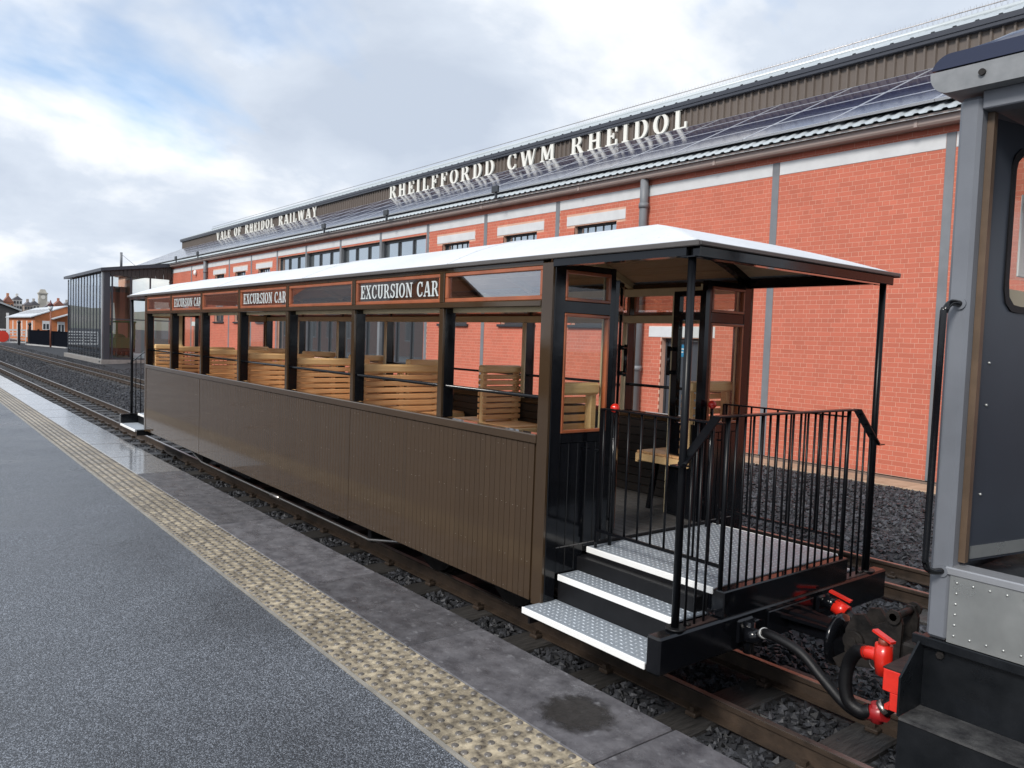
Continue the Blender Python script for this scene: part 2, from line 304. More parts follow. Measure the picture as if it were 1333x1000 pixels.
def glyph(ch):
    z = Z_
    if ch == 'I': return .44, [rc(.12, .32, z, 1 - z), sf(.22, 0), sf(.22, 1)]
    if ch == 'H': return .92, [rc(.12, .32, z, 1 - z), rc(.60, .80, z, 1 - z), rc(.32, .60, .45, .55), sf(.22, 0), sf(.22, 1), sf(.70, 0), sf(.70, 1)]
    if ch == 'L': return .74, [rc(.12, .32, z, 1 - z), rc(.03, .70, 0, z), rc(.60, .70, z, .32), sf(.22, 1)]
    if ch in 'EF':
        p = [rc(.12, .32, z, 1 - z), rc(.03, .72, 1 - z, 1), rc(.62, .72, .70, 1 - z), rc(.32, .52, .46, .55), rc(.46, .54, .36, .65)]
        return .76, p + ([rc(.03, .74, 0, z), rc(.64, .74, z, .30)] if ch == 'E' else [sf(.22, 0)])
    if ch == 'O': return .86, ring(.43, .5, .41, .51, .21, .42, 0, 360, 22)
    if ch == 'C': return .82, ring(.44, .5, .41, .51, .21, .42, 48, 312, 18) + [rc(.64, .74, .66, .99), rc(.66, .74, .10, .30)]
    if ch == 'D': return .88, [rc(.12, .32, z, 1 - z), rc(.03, .44, 0, z), rc(.03, .44, 1 - z, 1)] + ring(.42, .5, .42, .5, .22, .5 - z, -90, 90, 14)
    if ch == 'R': return .92, [rc(.12, .32, z, 1 - z), rc(.03, .42, 1 - z, 1), rc(.32, .44, .44, .52), sf(.22, 0)] + ring(.42, .72, .33, .28, .14, .2, -90, 90, 12) + [dg(.74, .52, .19, .07, .46), rc(.66, .90, 0, z)]
    if ch == 'U': return .90, [rc(.12, .32, .32, 1 - z), rc(.60, .78, .32, 1 - z), sf(.22, 1), sf(.69, 1)] + ring(.45, .32, .33, .33, .14, .23, 180, 360, 12)
    if ch == 'S': return .72, ring(.37, .745, .30, .262, .13, .165, 25, 272, 14) + ring(.36, .27, .32, .28, .14, .175, -155, 92, 14) + [rc(.60, .68, .68, .97), rc(.03, .11, .03, .34)]
    if ch == 'A': return .94, [dg(.17, .44, .10, z, 1), dg(.76, .50, .21, z, 1), rc(.26, .66, .27, .36), sf(.17, 0, .15), sf(.77, 0, .17)]
    if ch == 'V': return .94, [dg(.44, .18, .21, 0, 1 - z), dg(.50, .77, .10, 0, 1 - z), sf(.18, 1, .17), sf(.77, 1, .15)]
    if ch == 'W': return 1.34, [dg(.40, .17, .20, 0, 1 - z), dg(.43, .66, .10, 0, 1 - z), dg(.92, .69, .20, 0, 1 - z), dg(.96, 1.18, .10, 0, 1 - z), sf(.17, 1, .16), sf(.67, 1, .17), sf(1.18, 1, .14)]
    if ch == 'M': return 1.14, [rc(.15, .25, z, 1 - z), rc(.84, 1.03, z, 1 - z), dg(.56, .22, .19, .1, 1), dg(.56, .88, .11, .1, 1), sf(.20, 0, .15), sf(.93, 0), rc(.03, .26, 1 - z, 1), rc(.84, 1.1, 1 - z, 1)]
    if ch == 'N': return .96, [rc(.15, .25, z, 1 - z), rc(.72, .82, 0, 1 - z), dg(.76, .22, .20, 0, 1), sf(.20, 0, .15), sf(.77, 1, .16), rc(.03, .25, 1 - z, 1)]
    if ch == 'X': return .92, [dg(.72, .22, .21, z, 1 - z), dg(.19, .70, .10, z, 1 - z), sf(.20, 0, .15), sf(.72, 0, .17), sf(.21, 1, .17), sf(.70, 1, .15)]
    if ch == 'Y': return .92, [rc(.36, .56, z, .45), dg(.45, .19, .20, .42, 1 - z), dg(.49, .72, .10, .42, 1 - z), sf(.46, 0), sf(.19, 1, .16), sf(.72, 1, .15)]
    return .5, []
def text_layout(s, x0, x1, gap=.06, space=.5):
    w = sum(glyph(c)[0] if c != ' ' else space for c in s) + gap * (len(s) - 1); k = (x1 - x0) / w; x = x0; out = []
    for c in s:
        if c != ' ': out.append((c, x, k)); x += (glyph(c)[0] + gap) * k
        else: x += (space + gap) * k
    return out
def glyph_into(mb, ch, x, k, z0, h, y_front, depth, step=.0004):
    for i, p in enumerate(glyph(ch)[1]): mb.prism([(x + a * k, z0 + b * h) for a, b in p], y_front - step * (i % 7), y_front + depth)

# ================================================================ SETTING
prof = [(-400, -.45), (2.62, -.45), (2.9, -.395), (7.6, -.395), (9.6, -.30), (10.9, -.262), (1500, -.262)]
V = [(x, y, z) for x in (-1800, -14, 120) for y, z in prof]; n = len(prof)
g = MB().add(V, [(a * n + i, (a + 1) * n + i, (a + 1) * n + i + 1, a * n + i + 1) for a in (0, 1) for i in range(n - 1)]).build('ground', ballast_m)
tag(g, 'dark ballast ground between the platform and the brick building', 'ground', kind='structure')
def ground_z(y): return float(np.interp(y, [p[0] for p in prof], [p[1] for p in prof]))

# loose ballast stones: deformed octahedra, one joined mass
def stones(name, boxes, label):
    Vs, Fs = [], []; base = np.array([(1, 0, 0), (0, 1, 0), (-1, 0, 0), (0, -1, 0), (0, 0, 1), (0, 0, -1)], float)
    fc = np.array([(0, 1, 4), (1, 2, 4), (2, 3, 4), (3, 0, 4), (1, 0, 5), (2, 1, 5), (3, 2, 5), (0, 3, 5)])
    tot = 0
    for (x0, x1, y0, y1, dens, r0, r1) in boxes:
        m = int((x1 - x0) * (y1 - y0) * dens)
        px, py = RNG.uniform(x0, x1, m), RNG.uniform(y0, y1, m)
        keep = np.ones(m, bool)
        for yr in (3.45, 4.10, 6.38, 7.02): keep &= np.abs(py - yr) > .055
        ins = ((py > 3.1) & (py < 4.45)) | ((py > 6.0) & (py < 7.4))
        keep &= ~(ins & (np.abs(((px + 1.93) / .66) - np.round((px + 1.93) / .66)) < .2) & (RNG.random(m) < .93))
        px, py = px[keep], py[keep]; m = len(px)
        r = RNG.uniform(r0, r1, m); gz = np.interp(py, [p[0] for p in prof], [p[1] for p in prof])
        sc = RNG.uniform(.6, 1.25, (m, 1, 3)) * r[:, None, None]; sc[:, :, 2] *= .75
        v = base[None] * sc; v += RNG.normal(0, .22, v.shape) * r[:, None, None]
        a = RNG.uniform(0, 2 * PI, m); ca, sa = np.cos(a), np.sin(a); tl = RNG.normal(0, .5, m); ct, st = np.cos(tl), np.sin(tl)
        x, y, z = v[..., 0].copy(), v[..., 1].copy(), v[..., 2].copy()
        x, z = x * ct[:, None] - z * st[:, None], x * st[:, None] + z * ct[:, None]
        X = x * ca[:, None] - y * sa[:, None]; Y = x * sa[:, None] + y * ca[:, None]
        v = np.stack([X + px[:, None], Y + py[:, None], z + (gz + RNG.uniform(-.002, .022, m))[:, None]], -1)
        Vs.append(v.reshape(-1, 3)); Fs.append((fc[None] + 6 * np.arange(m)[:, None, None] + tot).reshape(-1, 3)); tot += 6 * m
    o = put(name, np_mesh(name, np.concatenate(Vs), np.concatenate(Fs)), stone_m)
    tag(o, label, 'ballast', kind='stuff')
stones('ballast_stones', [(-14, .2, 2.62, 3.44, 900, .013, .032), (-4.6, -.6, 3.46, 4.9, 950, .013, .032), (-13, -1.2, 4.6, 11.0, 560, .015, .035),
                          (-24, -13, 2.62, 10.5, 420, .014, .030), (-40, -24, 2.62, 9.6, 190, .018, .034), (-75, -40, 2.62, 8.3, 60, .026, .044)],
       'loose dark slate ballast stones lying round both railway tracks')

# platform: asphalt, blister paving, coping
plat = MB().box(-75, 9, -9, 1.70, -.45, 0).build('platform', asphalt)
tag(plat, 'wet dark asphalt railway platform with buff tactile paving along its edge', 'platform', kind='structure')
box('edging_strip', tact_edge, plat, -75, 9, 1.702, 1.722, -.3, .004)
box('platform_wall', concrete, plat, -75, 9, 2.06, 2.56, -.449, -.072)
tm = MB().box(-.1975, .1975, 1.724, 2.105, -.06, 0, .003)
for i in range(6):
    for j in range(6):
        cx = -.165 + .066 * i; cy = 1.749 + .066 * j
        for k, (r0, h0, r1, h1) in enumerate(((.0165, .0, .0135, .0045), (.0135, .0045, .007, .0062))):
            s = 9
            Vv = [(cx + r * math.cos(2 * PI * q / s), cy + r * math.sin(2 * PI * q / s), h) for r, h in ((r0, h0), (r1, h1)) for q in range(s)]
            tm.add(Vv, [(q, (q + 1) % s, s + (q + 1) % s, s + q) for q in range(s)] + ([tuple(range(s, 2 * s))] if k else []), True)
tme = tm.mesh('tactile_slab'); tme.materials.append(tactile_m); tme.materials.append(dome_m)
for q, p in enumerate(tme.polygons): p.material_index = 1 if q >= 26 else 0
for i in range(178): put('tactile_slab', tme, tactile_m, plat, (-2.33 + 1.2 - .4 * i + .0, 0, .001))
joints = [3.3, 2.0, .7, -.7, -2.085, -3.48, -4.715, -6.57, -7.88]
while joints[-1] > -70: joints.append(joints[-1] - random.choice((1.25, 1.32, 1.4, 1.28)))
for a, b in zip(joints, joints[1:]):
    MB().box(b + .006, a - .006, 2.106, 2.598 + random.uniform(-.006, .006), -.07, random.uniform(0, .003), .008).build('coping_slab', slate if a > -8.5 else wet_slate, plat)
# irregular dark damp stain on the coping, fading at its edge
pr_ = [.20 * (1 + .10 * math.sin(3 * t + .5) + .07 * math.sin(7 * t) + random.uniform(-.04, .04)) for t in np.linspace(0, 2 * PI, 64, False)]
dm = MB().add([(-2.42 + 1.2 * r * math.cos(t), 2.345 + r * math.sin(t), .0042) for r, t in zip(pr_, np.linspace(0, 2 * PI, 64, False))], [tuple(range(64))])
ds = mat('damp_stone', (.020, .018, .017), .40, col2=(.042, .038, .036), vscale=24, bump=.6, bscale=26)
def fade(m, cx, cy, rx, ry):
    N, L = m.node_tree.nodes, m.node_tree.links; t = N.new('ShaderNodeTexCoord'); mp = N.new('ShaderNodeMapping'); L.new(t.outputs['Object'], mp.inputs[0])
    mp.inputs['Location'].default_value = (-cx / rx, -cy / ry, 0); mp.inputs['Scale'].default_value = (1 / rx, 1 / ry, 0)
    ln = N.new('ShaderNodeVectorMath'); ln.operation = 'LENGTH'; L.new(mp.outputs[0], ln.inputs[0])
    n = N.new('ShaderNodeTexNoise'); n.inputs['Scale'].default_value = 22; n.inputs['Detail'].default_value = 6; L.new(t.outputs['Object'], n.inputs['Vector'])
    ad = N.new('ShaderNodeMath'); ad.operation = 'MULTIPLY_ADD'; L.new(n.outputs['Fac'], ad.inputs[0]); ad.inputs[1].default_value = .75; L.new(ln.outputs['Value'], ad.inputs[2])
    mr = N.new('ShaderNodeMapRange'); L.new(ad.outputs[0], mr.inputs[0]); mr.inputs['From Min'].default_value = .95; mr.inputs['From Max'].default_value = 1.3; mr.inputs['To Min'].default_value = .92; mr.inputs['To Max'].default_value = 0
    L.new(mr.outputs[0], N['Principled BSDF'].inputs['Alpha'])
fade(ds, -2.42, 2.34, .21, .19)
dm.build('damp_stain', ds, plat)

def track(label, yc, yn, yf, x0, x1, seed):
    t = empty('railway_track', (x1, yc, -.36), label, 'track')
    for y in (yn, yf):
        pr = [(-.05, -.36), (.05, -.36), (.05, -.352), (.011, -.340), (.008, -.283), (.026, -.275), (.026, -.2545), (.020, -.2535), (-.020, -.2535), (-.026, -.2545), (-.026, -.275), (-.008, -.283), (-.011, -.340), (-.05, -.352)]
        rl = MB().prism_y([(y + a, b) for a, b in pr], x0, x1).build('rail', rust, t)
        MB().box(x0, x1, y - .017, y + .017, -.2532, -.2495).build('running_surface', steel, rl)
    rs = random.Random(seed)
    meshes = [MB().box(-.12, .12, yc - .64, yc + .64, -.47, -.362, .012).mesh('sleeper') for _ in range(1)]
    cme = MB().box(-.035, .035, -.03, .03, -.3605, -.335, .006).box(-.014, .014, -.014, .014, -.3365, -.312).mesh('rail_clip')
    far = MB()
    x = -1.93
    while x > x0 and x > -46:
        sl = put('sleeper', meshes[0], sleeper_m, t, (x, rs.uniform(-.02, .02), rs.uniform(-.004, .003)))
        for y in (yn, yf):
            for s in (-1, 1):
                if x > -14: put('rail_clip', cme, rust, sl, (x, y + s * .078, 0))
                else: far.box(x - .035, x + .035, y + s * .078 - .03, y + s * .078 + .03, -.3605, -.315)
        x -= .66
    far.build('far_rail_clips', rust, t, kind='stuff')
    for xx in (1,):
        x = -1.93 + .66
        while x < x1: put('sleeper', meshes[0], sleeper_m, t, (x, 0, 0)); x += .66
    return t
track('railway track beside the platform with the brown carriage standing on it', 3.775, 3.45, 4.10, -140, 4.0, 1)
track('rusty railway track beyond the carriage, nearer the brick building', 6.70, 6.38, 7.02, -140, 4.0, 2)

path = MB().box(-46, 4, 11.0, 11.93, -.40, -.243).build('path', mat('path_bed', (.16, .13, .10), .8, var=.2))
tag(path, 'sandy stone path strip along the foot of the brick wall', 'path', kind='structure')
pv = mat('sandstone_flag', (.30, .215, .145), .65, col2=(.40, .30, .21), vscale=5, rnd=.15, bump=.3, bscale=20)
pm = MB().box(-.295, .295, 11.02, 11.62, -.26, -.232, .006).mesh('flagstone')
for i in range(80): put('flagstone', pm, pv, path, (3 - .6 * i, random.uniform(-.01, .01), random.uniform(-.003, .003)))

# ================================================================ BRICK BUILDING
BY = 12.0; BX0, BX1 = -58.5, 3.0
bld = empty('railway_building', (-20, 12, -.26), 'long red brick building with bronze cladding, white raised lettering and solar panels on its roof', 'building')
PIL = [-41.8, -36.08, -33.29, -30.43, -27.66, -24.82, -22.02, -19.26, -16.48, -13.69, -8.02, -5.16, -2.32, .5]
DOWN = [-10.95, -39.2]
# openings in the brickwork: x0, x1, z0, z1
WIN = [(-13.11, -11.81), (-15.72, -14.42), (-18.5, -17.2), (-32.5, -31.2), (-35.3, -34.0), (-38.1, -36.8)]
GLZ = (-30.33, -19.36, .78, 4.56)
DOOR = [(-10.43, -9.50), (-41.35, -40.35)]
holes = [(a, b, 2.02, 4.22) for a, b in WIN] + [GLZ] + [(a, b, -.3, 1.78) for a, b in DOOR]
holes += [(a - .26, b + .26, 4.235, 4.445) for a, b in WIN] + [(a - .34, b + .36, 1.79, 2.005) for a, b in DOOR]
holes += [(p - .068, p + .068, -.3, 4.84) for p in PIL] + [(-46, 3, 4.615, 4.835)]
wall = MB()
def carve(x0, x1, z0, z1, rects):
    xs = sorted({x0, x1, *[min(max(r[i], x0), x1) for r in rects for i in (0, 1)]}); zs = sorted({z0, z1, *[min(max(r[i], z0), z1) for r in rects for i in (2, 3)]})
    for a, b in zip(xs, xs[1:]):
        run = None
        for c, d in list(zip(zs, zs[1:])) + [(None, None)]:
            solid = c is not None and not any(r[0] <= (a + b) / 2 <= r[1] and r[2] <= (c + d) / 2 <= r[3] for r in rects)
            if solid: run = (run[0], d) if run else (c, d)
            elif run: yield (a, b, *run); run = None
voids = [(-56, -45.2, -.3, 4.7)] + [(a, b, 2.02, 4.22) for a, b in WIN] + [GLZ] + [(a, b, -.3, 1.78) for a, b in DOOR]
for a, b, c, d in carve(-58.4, BX1, -.24, 5.05, voids): wall.box(a, b, BY + .0014, BY + .35, c, d)
wall = wall.build('brick_wall', mortar, bld)
box('damp_course', black_matt, bld, -45, BX1, BY + .012, BY + .3, -.30, -.241)
# English bond: a course of stretchers over a course of headers
bricks = []
z = -.232; row = 0
while z < 4.98:
    L, off = (.225, 0) if row % 2 == 0 else (.1125, .05625)
    nx = int((BX1 + 46) / L)
    for i in range(nx):
        x0 = -46 + off + i * L; x1 = x0 + L - .0055; zz0, zz1 = z, z + .0695
        segs = [(x0, x1)]
        if zz0 < 4.612 < zz1: zz1 = 4.612
        if zz0 < 4.838 < zz1: zz0 = 4.838
        for h in holes:
            if h[2] < zz1 - .004 and h[3] > zz0 + .004:
                ns = []
                for a, b in segs:
                    if h[1] <= a or h[0] >= b: ns.append((a, b)); continue
                    if h[0] - a > .02: ns.append((a, h[0]))
                    if b - h[1] > .02: ns.append((h[1], b))
                segs = ns
        bricks += [(a, b, zz0, zz1) for a, b in segs]
    z += .075; row += 1
vis = [b for b in bricks if b[0] > -8.6 and b[1] < -5.2 and b[2] < 4.5]
vis.sort(key=lambda b: -(b[1] - b[0]) / (.783 * -b[0] + 7.43)); near = set(vis[:300])
cache = {}
for b in near:
    w = round(b[1] - b[0], 3); key = w
    if key not in cache: cache[key] = MB().box(-w / 2, w / 2, 0, .02, 0, .0695, .0008).mesh('brick')
    put('brick', cache[key], brick_m, wall, ((b[0] + b[1]) / 2, BY + random.uniform(-.0006, .0006), b[2]))
rest = np.array([b for b in bricks if b not in near]); m = len(rest)
dy = RNG.uniform(-.0006, .0006, m)
cs = [(0, 0, 0), (1, 0, 0), (1, 0, 1), (0, 0, 1), (0, 1, 0), (1, 1, 0), (1, 1, 1), (0, 1, 1)]
Vb = np.stack([np.stack([rest[:, i], BY + dy + .02 * j, rest[:, 2 + k]], -1) for i, j, k in cs], 1).reshape(-1, 3)
fb = np.array([(0, 1, 2, 3), (0, 4, 5, 1), (1, 5, 6, 2), (2, 6, 7, 3), (3, 7, 4, 0)])
o = put('brick_courses', np_mesh('brick_courses', Vb, (fb[None] + 8 * np.arange(m)[:, None, None]).reshape(-1, 4)), brick_far, wall); o['kind'] = 'stuff'
# pilasters, band, lintels
for p in PIL: box('steel_column', pil_m, bld, p - .066, p + .066, BY - .012, BY + .2, -.24, 4.838, .004)
edges = sorted(PIL + DOWN + [-46, 3.0]); 
for a, b in zip(edges, edges[1:]):
    box('stone_band', band_m, bld, a + .072, b - .072, BY - .008, BY + .2, 4.617, 4.833, .003)
for d in DOWN: box('stone_band', band_m, bld, d - .0715, d + .0715, BY - .006, BY + .2, 4.617, 4.833)
for a, b in WIN:
    w = box('window', frame_m, bld, a, b, BY + .13, BY + .17, 2.02, 2.08)
    fm = MB().box(a, a + .04, BY + .10, BY + .17, 2.081, 4.184).box(b - .04, b, BY + .10, BY + .17, 2.081, 4.184).box(a, b, BY + .10, BY + .17, 4.185, 4.22); fm.build('frame', frame_m, w)
    MB().box(a - .08, b + .08, BY - .07, BY + .128, 1.955, 2.019, .006).build('sill', frame_m, w)
    n = 5
    for i in range(1, n): x = a + .04 + (b - a - .08) * i / n; box('glazing_bar', frame_m, w, x - .012, x + .012, BY + .134, BY + .168, 2.0805, 4.1845)
    for i in range(n):
        x0 = a + .04 + (b - a - .08) * i / n; x1 = a + .04 + (b - a - .08) * (i + 1) / n; box('pane', win_glass, w, x0, x1, BY + .15, BY + .156, 2.0805, 4.1845)
    box('lintel', band_m, bld, a - .255, b + .255, BY - .010, BY + .09, 4.238, 4.442, .004)
# glazed strip of four bays, three panes each, transom between the upper and lower lights
gz = box('glazed_screen', frame_m, bld, GLZ[0], GLZ[1], BY + .12, BY + .2, .78, .85)
MB().box(GLZ[0], GLZ[1], BY + .11, BY + .2, 4.48, 4.56).box(GLZ[0], GLZ[1], BY + .112, BY + .2, 2.78, 2.86).build('transom', frame_m, gz)
bays = [-30.43, -27.66, -24.82, -22.02, -19.26]
for a, b in zip(bays, bays[1:]):
    for i in range(3):
        x0 = a + .10 + (b - a - .2) * i / 3; x1 = a + .10 + (b - a - .2) * (i + 1) / 3
        box('mullion', frame_m, gz, x0 - .03, x0 + .03, BY + .09, BY + .2, .851, 4.479)
        box('pane', win_glass, gz, x0 + .03, x1 - .03, BY + .14, BY + .146, 2.861, 4.479)
        box('pane', low_glass, gz, x0 + .03, x1 - .03, BY + .14, BY + .146, .851, 2.779)
for i, (a, b) in enumerate(DOOR):
    d = box('door', door_m, bld, a + .05, b - .05, BY + .16, BY + .21, -.24, 1.73)
    MB().box(a, a + .048, BY + .13, BY + .22, -.24, 1.78).box(b - .048, b, BY + .13, BY + .22, -.24, 1.78).box(a + .049, b - .049, BY + .13, BY + .22, 1.732, 1.78).build('door_frame', frame_m, d)
    box('door_handle', steel, d, b - .14, b - .10, BY + .11, BY + .158, .72, .92)
    sg = box('door_sign', mat('sign_blue', (.03, .22, .42), .4), d, a + .22, a + .46, BY + .152, BY + .158, 1.42, 1.66)
    MB().box(a + .235, a + .335, BY + .149, BY + .1515, 1.44, 1.64).box(a + .35, a + .45, BY + .149, BY + .1515, 1.56, 1.58).box(a + .35, a + .44, BY + .149, BY + .1515, 1.50, 1.52).build('sign_print', nosing, sg)
    box('lintel', band_m, bld, a - .335, b + .355, BY - .010, BY + .09, 1.793, 2.003, .004)
# gutter and eaves
gp = [(a + .17, b + .015) for a, b in ((11.60, 4.955), (11.62, 4.925), (11.80, 4.925), (11.82, 5.02), (11.80, 5.02), (11.79, 4.94), (11.63, 4.94), (11.615, 5.085), (11.585, 5.085))]
MB().prism_y(gp, BX0, BX1).build('gutter', gutter_m, bld)
for i in range(16): box('gutter_joint', gutter_m, bld, -56 + 3.6 * i, -55.95 + 3.6 * i, 11.7535, 11.994, 4.937, 5.1015)
# lower roof: trapezoid metal sheet
def slope(y): return 5.115 + (y - 11.72) * .4765
rf = MB(); nP = int((BX1 - BX0) / .2)
prp = []
for i in range(nP):
    x = BX0 + .2 * i; prp += [(x, 0), (x + .10, 0), (x + .125, .022), (x + .175, .022)]
prp.append((BX0 + .2 * nP, 0))
V = [(x, 11.70, slope(11.70) + h) for x, h in prp] + [(x, 16.2, slope(16.2) + h) for x, h in prp]; n = len(prp)
rf.add(V, [(i, i + 1, i + 1 + n, i + n) for i in range(n - 1)])
rf.add([(BX0, 11.70, slope(11.70) - .06), (BX1, 11.70, slope(11.70) - .06), (BX1, 16.2, slope(16.2) - .06), (BX0, 16.2, slope(16.2) - .06)], [(3, 2, 1, 0)])
rf = rf.build('lower_roof', sheet_m, bld)
MB().prism_y([(11.72, slope(11.72) - .05), (11.72, slope(11.72) + .04), (16.2, slope(16.2) + .04), (16.2, slope(16.2) - .05)], BX0 - .04, BX0 - .005).build('verge', fascia_m, rf)
# solar panels: landscape, four rows
cs_, sn_ = math.cos(math.atan(.4765)), math.sin(math.atan(.4765))
def slab(mb, x0, x1, u0, u1, h0, h1):      # u along the slope from the eave, h normal to it
    P = [(x, 11.72 + u * cs_ - h * sn_, 5.115 + u * sn_ + h * cs_) for x in (x0, x1) for u in (u0, u1) for h in (h0, h1)]
    return mb.add(P, [(0, 1, 3, 2), (4, 6, 7, 5), (0, 4, 5, 1), (2, 3, 7, 6), (0, 2, 6, 4), (1, 5, 7, 3)])
pme = slab(MB(), -.796, .796, .022, .97, .075, .110).mesh('solar_panel')
fme = MB()
for a, b, c, d in ((-.822, .822, -.004, .022), (-.822, .822, .970, .996), (-.822, -.796, .0222, .9698), (.796, .822, .0222, .9698)): slab(fme, a, b, c, d, .074, .114)
fme = fme.mesh('panel_frame')
for r in range(4):
    du = .34 + 1.005 * r
    for c in range(32):
        at = (-4.6 - 1.655 * c, du * cs_, du * sn_); p = put('solar_panel', pme, pv_m, rf, at); put('panel_frame', fme, pv_frame, p, at)
# clerestory cladding with ribs
CY = 16.12; cl = MB(); prp = []
nP = int((BX1 - BX0) / .2)
for i in range(nP):
    x = BX0 + .2 * i; prp += [(x, 0), (x + .14, 0), (x + .145, -.05), (x + .180, -.05)]
V = [(x, CY + h, 7.16) for x, h in prp] + [(x, CY + h, 7.72) for x, h in prp]; n = len(prp)
cl.add(V, [(i, i + 1, i + 1 + n, i + n) for i in range(n - 1)]).build('bronze_cladding', clad_m, bld)
box('clerestory_wall', clad_m, bld, BX0 + .01, BX1, CY + .02, 18.3, 6.4, 7.72)
box('flashing', sheet_m, bld, BX0, BX1, CY - .10, CY - .035, slope(CY) - .01, slope(CY) + .012)
box('clerestory_fascia', fascia_m, bld, BX0 - .02, BX1, CY - .13, CY + .02, 7.722, 7.87, .01)
box('clerestory_drip', fascia_m, bld, BX0 - .02, BX1, CY - .15, CY - .131, 7.80, 7.90)
def slope2(y): return 7.885 + (y - 15.95) * .425
prp = []
for i in range(nP // 2):
    x = BX0 + .4 * i; prp += [(x, 0), (x + .30, 0), (x + .32, .03), (x + .38, .03)]
V = [(x, 15.97, slope2(15.97) + h) for x, h in prp] + [(x, 18.2, slope2(18.2) + h) for x, h in prp]; n = len(prp)
up = MB().add(V, [(i, i + 1, i + 1 + n, i + n) for i in range(n - 1)])
up.add([(BX0, 18.2, slope2(18.2)), (BX1, 18.2, slope2(18.2)), (BX1, 21, slope2(16.7)), (BX0, 21, slope2(16.7))], [(0, 1, 2, 3)])
up.prism_y([(15.97, 7.873), (18.2, slope2(18.2) - .03), (18.2, 7.6), (16.2, 7.6)], BX0, BX0 + .01)
up = up.build('upper_roof', sheet_m, bld)
MB().tube([(BX0, 18.2, slope2(18.2) + .03), (BX1, 18.2, slope2(18.2) + .03)], .07, 10).build('ridge_cap', sheet_m, up)
MB().tube([(BX0, 18.2, slope2(18.2) + .20), (BX1, 18.2, slope2(18.2) + .20)], .012, 6).build('ridge_wire', steel, up)
sp = MB()
for i in range(200):
    x = -20 + .115 * i
    for s in (-1, 1): sp.bar((x, 18.2, slope2(18.2) + .09), (x + s * .03, 18.2 + s * .03, slope2(18.2) + .27), .0035)
sp.build('bird_spikes', steel, up, kind='stuff')
# raised letters
for txt, xa, xb in (('VALE OF RHEIDOL RAILWAY', -50.7, -35.8), ('RHEILFFORDD CWM RHEIDOL', -28.8, -13.4)):
    for ch, x, k in text_layout(txt, xa, xb, .26, .62):
        mb = MB(); glyph_into(mb, ch, x, k, 7.225, .53, CY - .105, .05, .0006); mb.build('letter', sign_w, bld)
# downpipes
for d in DOWN:
    p = MB().tube([(d, 11.88, 4.94), (d, 11.88, 4.5), (d, 11.88, -.24)], .085, 14).build('downpipe', pil_m, bld)
    for zc in (4.42, 2.9, 1.15, .15): MB().tube([(d, 11.88, zc - .05), (d, 11.88, zc + .05)], .102, 14).build('collar', pil_m, p)
# floodlights on the gutter
for px in (-13.9 - 1.6, -20.9, -25.2, -39.3, -43.0):
    f = box('floodlight', frame_m, bld, px - .12, px + .12, 11.50, 11.57, 5.20, 5.36, .01)
    MB().bar((px, 11.56, 5.06), (px, 11.56, 5.22), .05).build('bracket', frame_m, f)
c = MB().sphere((-41.0, 11.93, 4.45), .12, 10, 6, (1, .7, 1.2)).build('alarm_dome', nosing, bld)

# ---------------------------------------------------------------- glazed entrance hall at the far end
hall = empty('glazed_hall', (-50, 10.3, -.2), 'tall glass entrance hall with dark roof at the far end of the brick building', 'building')
HX0, HX1, HY = -56.0, -45.2, 8.65
box('plinth', mat('hall_plinth', (.22, .21, .20), .6, var=.15), hall, HX0 - .2, HX1 + .25, HY - .2, BY - .02, -.38, -.12, .01)
box('hall_floor', mat('hall_floor', (.10, .10, .11), .4), hall, HX0, HX1, HY + .1, BY + 3, -.118, -.10)
box('back_wall', mat('hall_back', (.10, .095, .09), .8, var=.2), hall, HX0, HX1, BY + 3, BY + 3.2, -.1, 4.6)
MB().prism_y([(HY - .22, 4.46), (HY - .22, 4.62), (BY - .03, 5.16), (BY - .03, 4.95)], HX0 - .25, HX1 + .22).build('hall_roof', fascia_m, hall)
# clad gable board above the side glazing, one board at a time
bm_ = mat('hall_cladding', (.040, .036, .034), .45, var=.1)
nb = 15
for i in range(nb):
    y0 = HY + .26 + (BY - .1 - HY - .26) * i / nb; y1 = HY + .26 + (BY - .1 - HY - .26) * (i + 1) / nb
    zb = lambda y: 4.28 - (y - HY) * .012
    ztp = lambda y: 4.50 + (y - HY) * .135
    MB().prism_y([(y0 + .006, zb(y0)), (y1 - .006, zb(y1)), (y1 - .006, ztp(y1)), (y0 + .006, ztp(y0))], HX1 + .01 + .012 * (i % 2), HX1 + .05 + .012 * (i % 2)).build('cladding_board', bm_, hall)
box('corner_post', fascia_m, hall, HX1 - .34, HX1 + .06, HY - .05, HY + .24, -.12, 4.45, .01)
MB().tube([(HX1 + .02, HY - .12, 4.5), (HX1 + .02, HY - .12, -.1), (HX1 - .1, HY - .22, -.24)], .05, 10).build('hall_downpipe', pil_m, hall)
hl = glass('hall_light', (.8, .85, .85), 1.2, .01, .14)
nm = 12
for i in range(nm + 1):
    x = HX0 + (HX1 - .36 - HX0) * i / nm
    box('mullion', fascia_m, hall, x - .03, x + .03, HY - .022, HY + .08, -.11, 4.45)
    if i < nm:
        x1 = HX0 + (HX1 - .36 - HX0) * (i + 1) / nm; box('glass_pane', pglass, hall, x + .03, x1 - .03, HY, HY + .01, -.10, 4.44)
for zc in (1.92, .22): box('transom', fascia_m, hall, HX0, HX1 - .36, HY + .015, HY + .07, zc, zc + .05)
for y in (9.0, 9.9, 10.85, 11.9): box('mullion', fascia_m, hall, HX1 - .05, HX1 + .03, y - .035, y + .035, -.11, 4.27)
for zc in (1.98, -.09): box('transom', fascia_m, hall, HX1 - .045, HX1 + .025, HY + .26, BY - .05, zc, zc + .06)
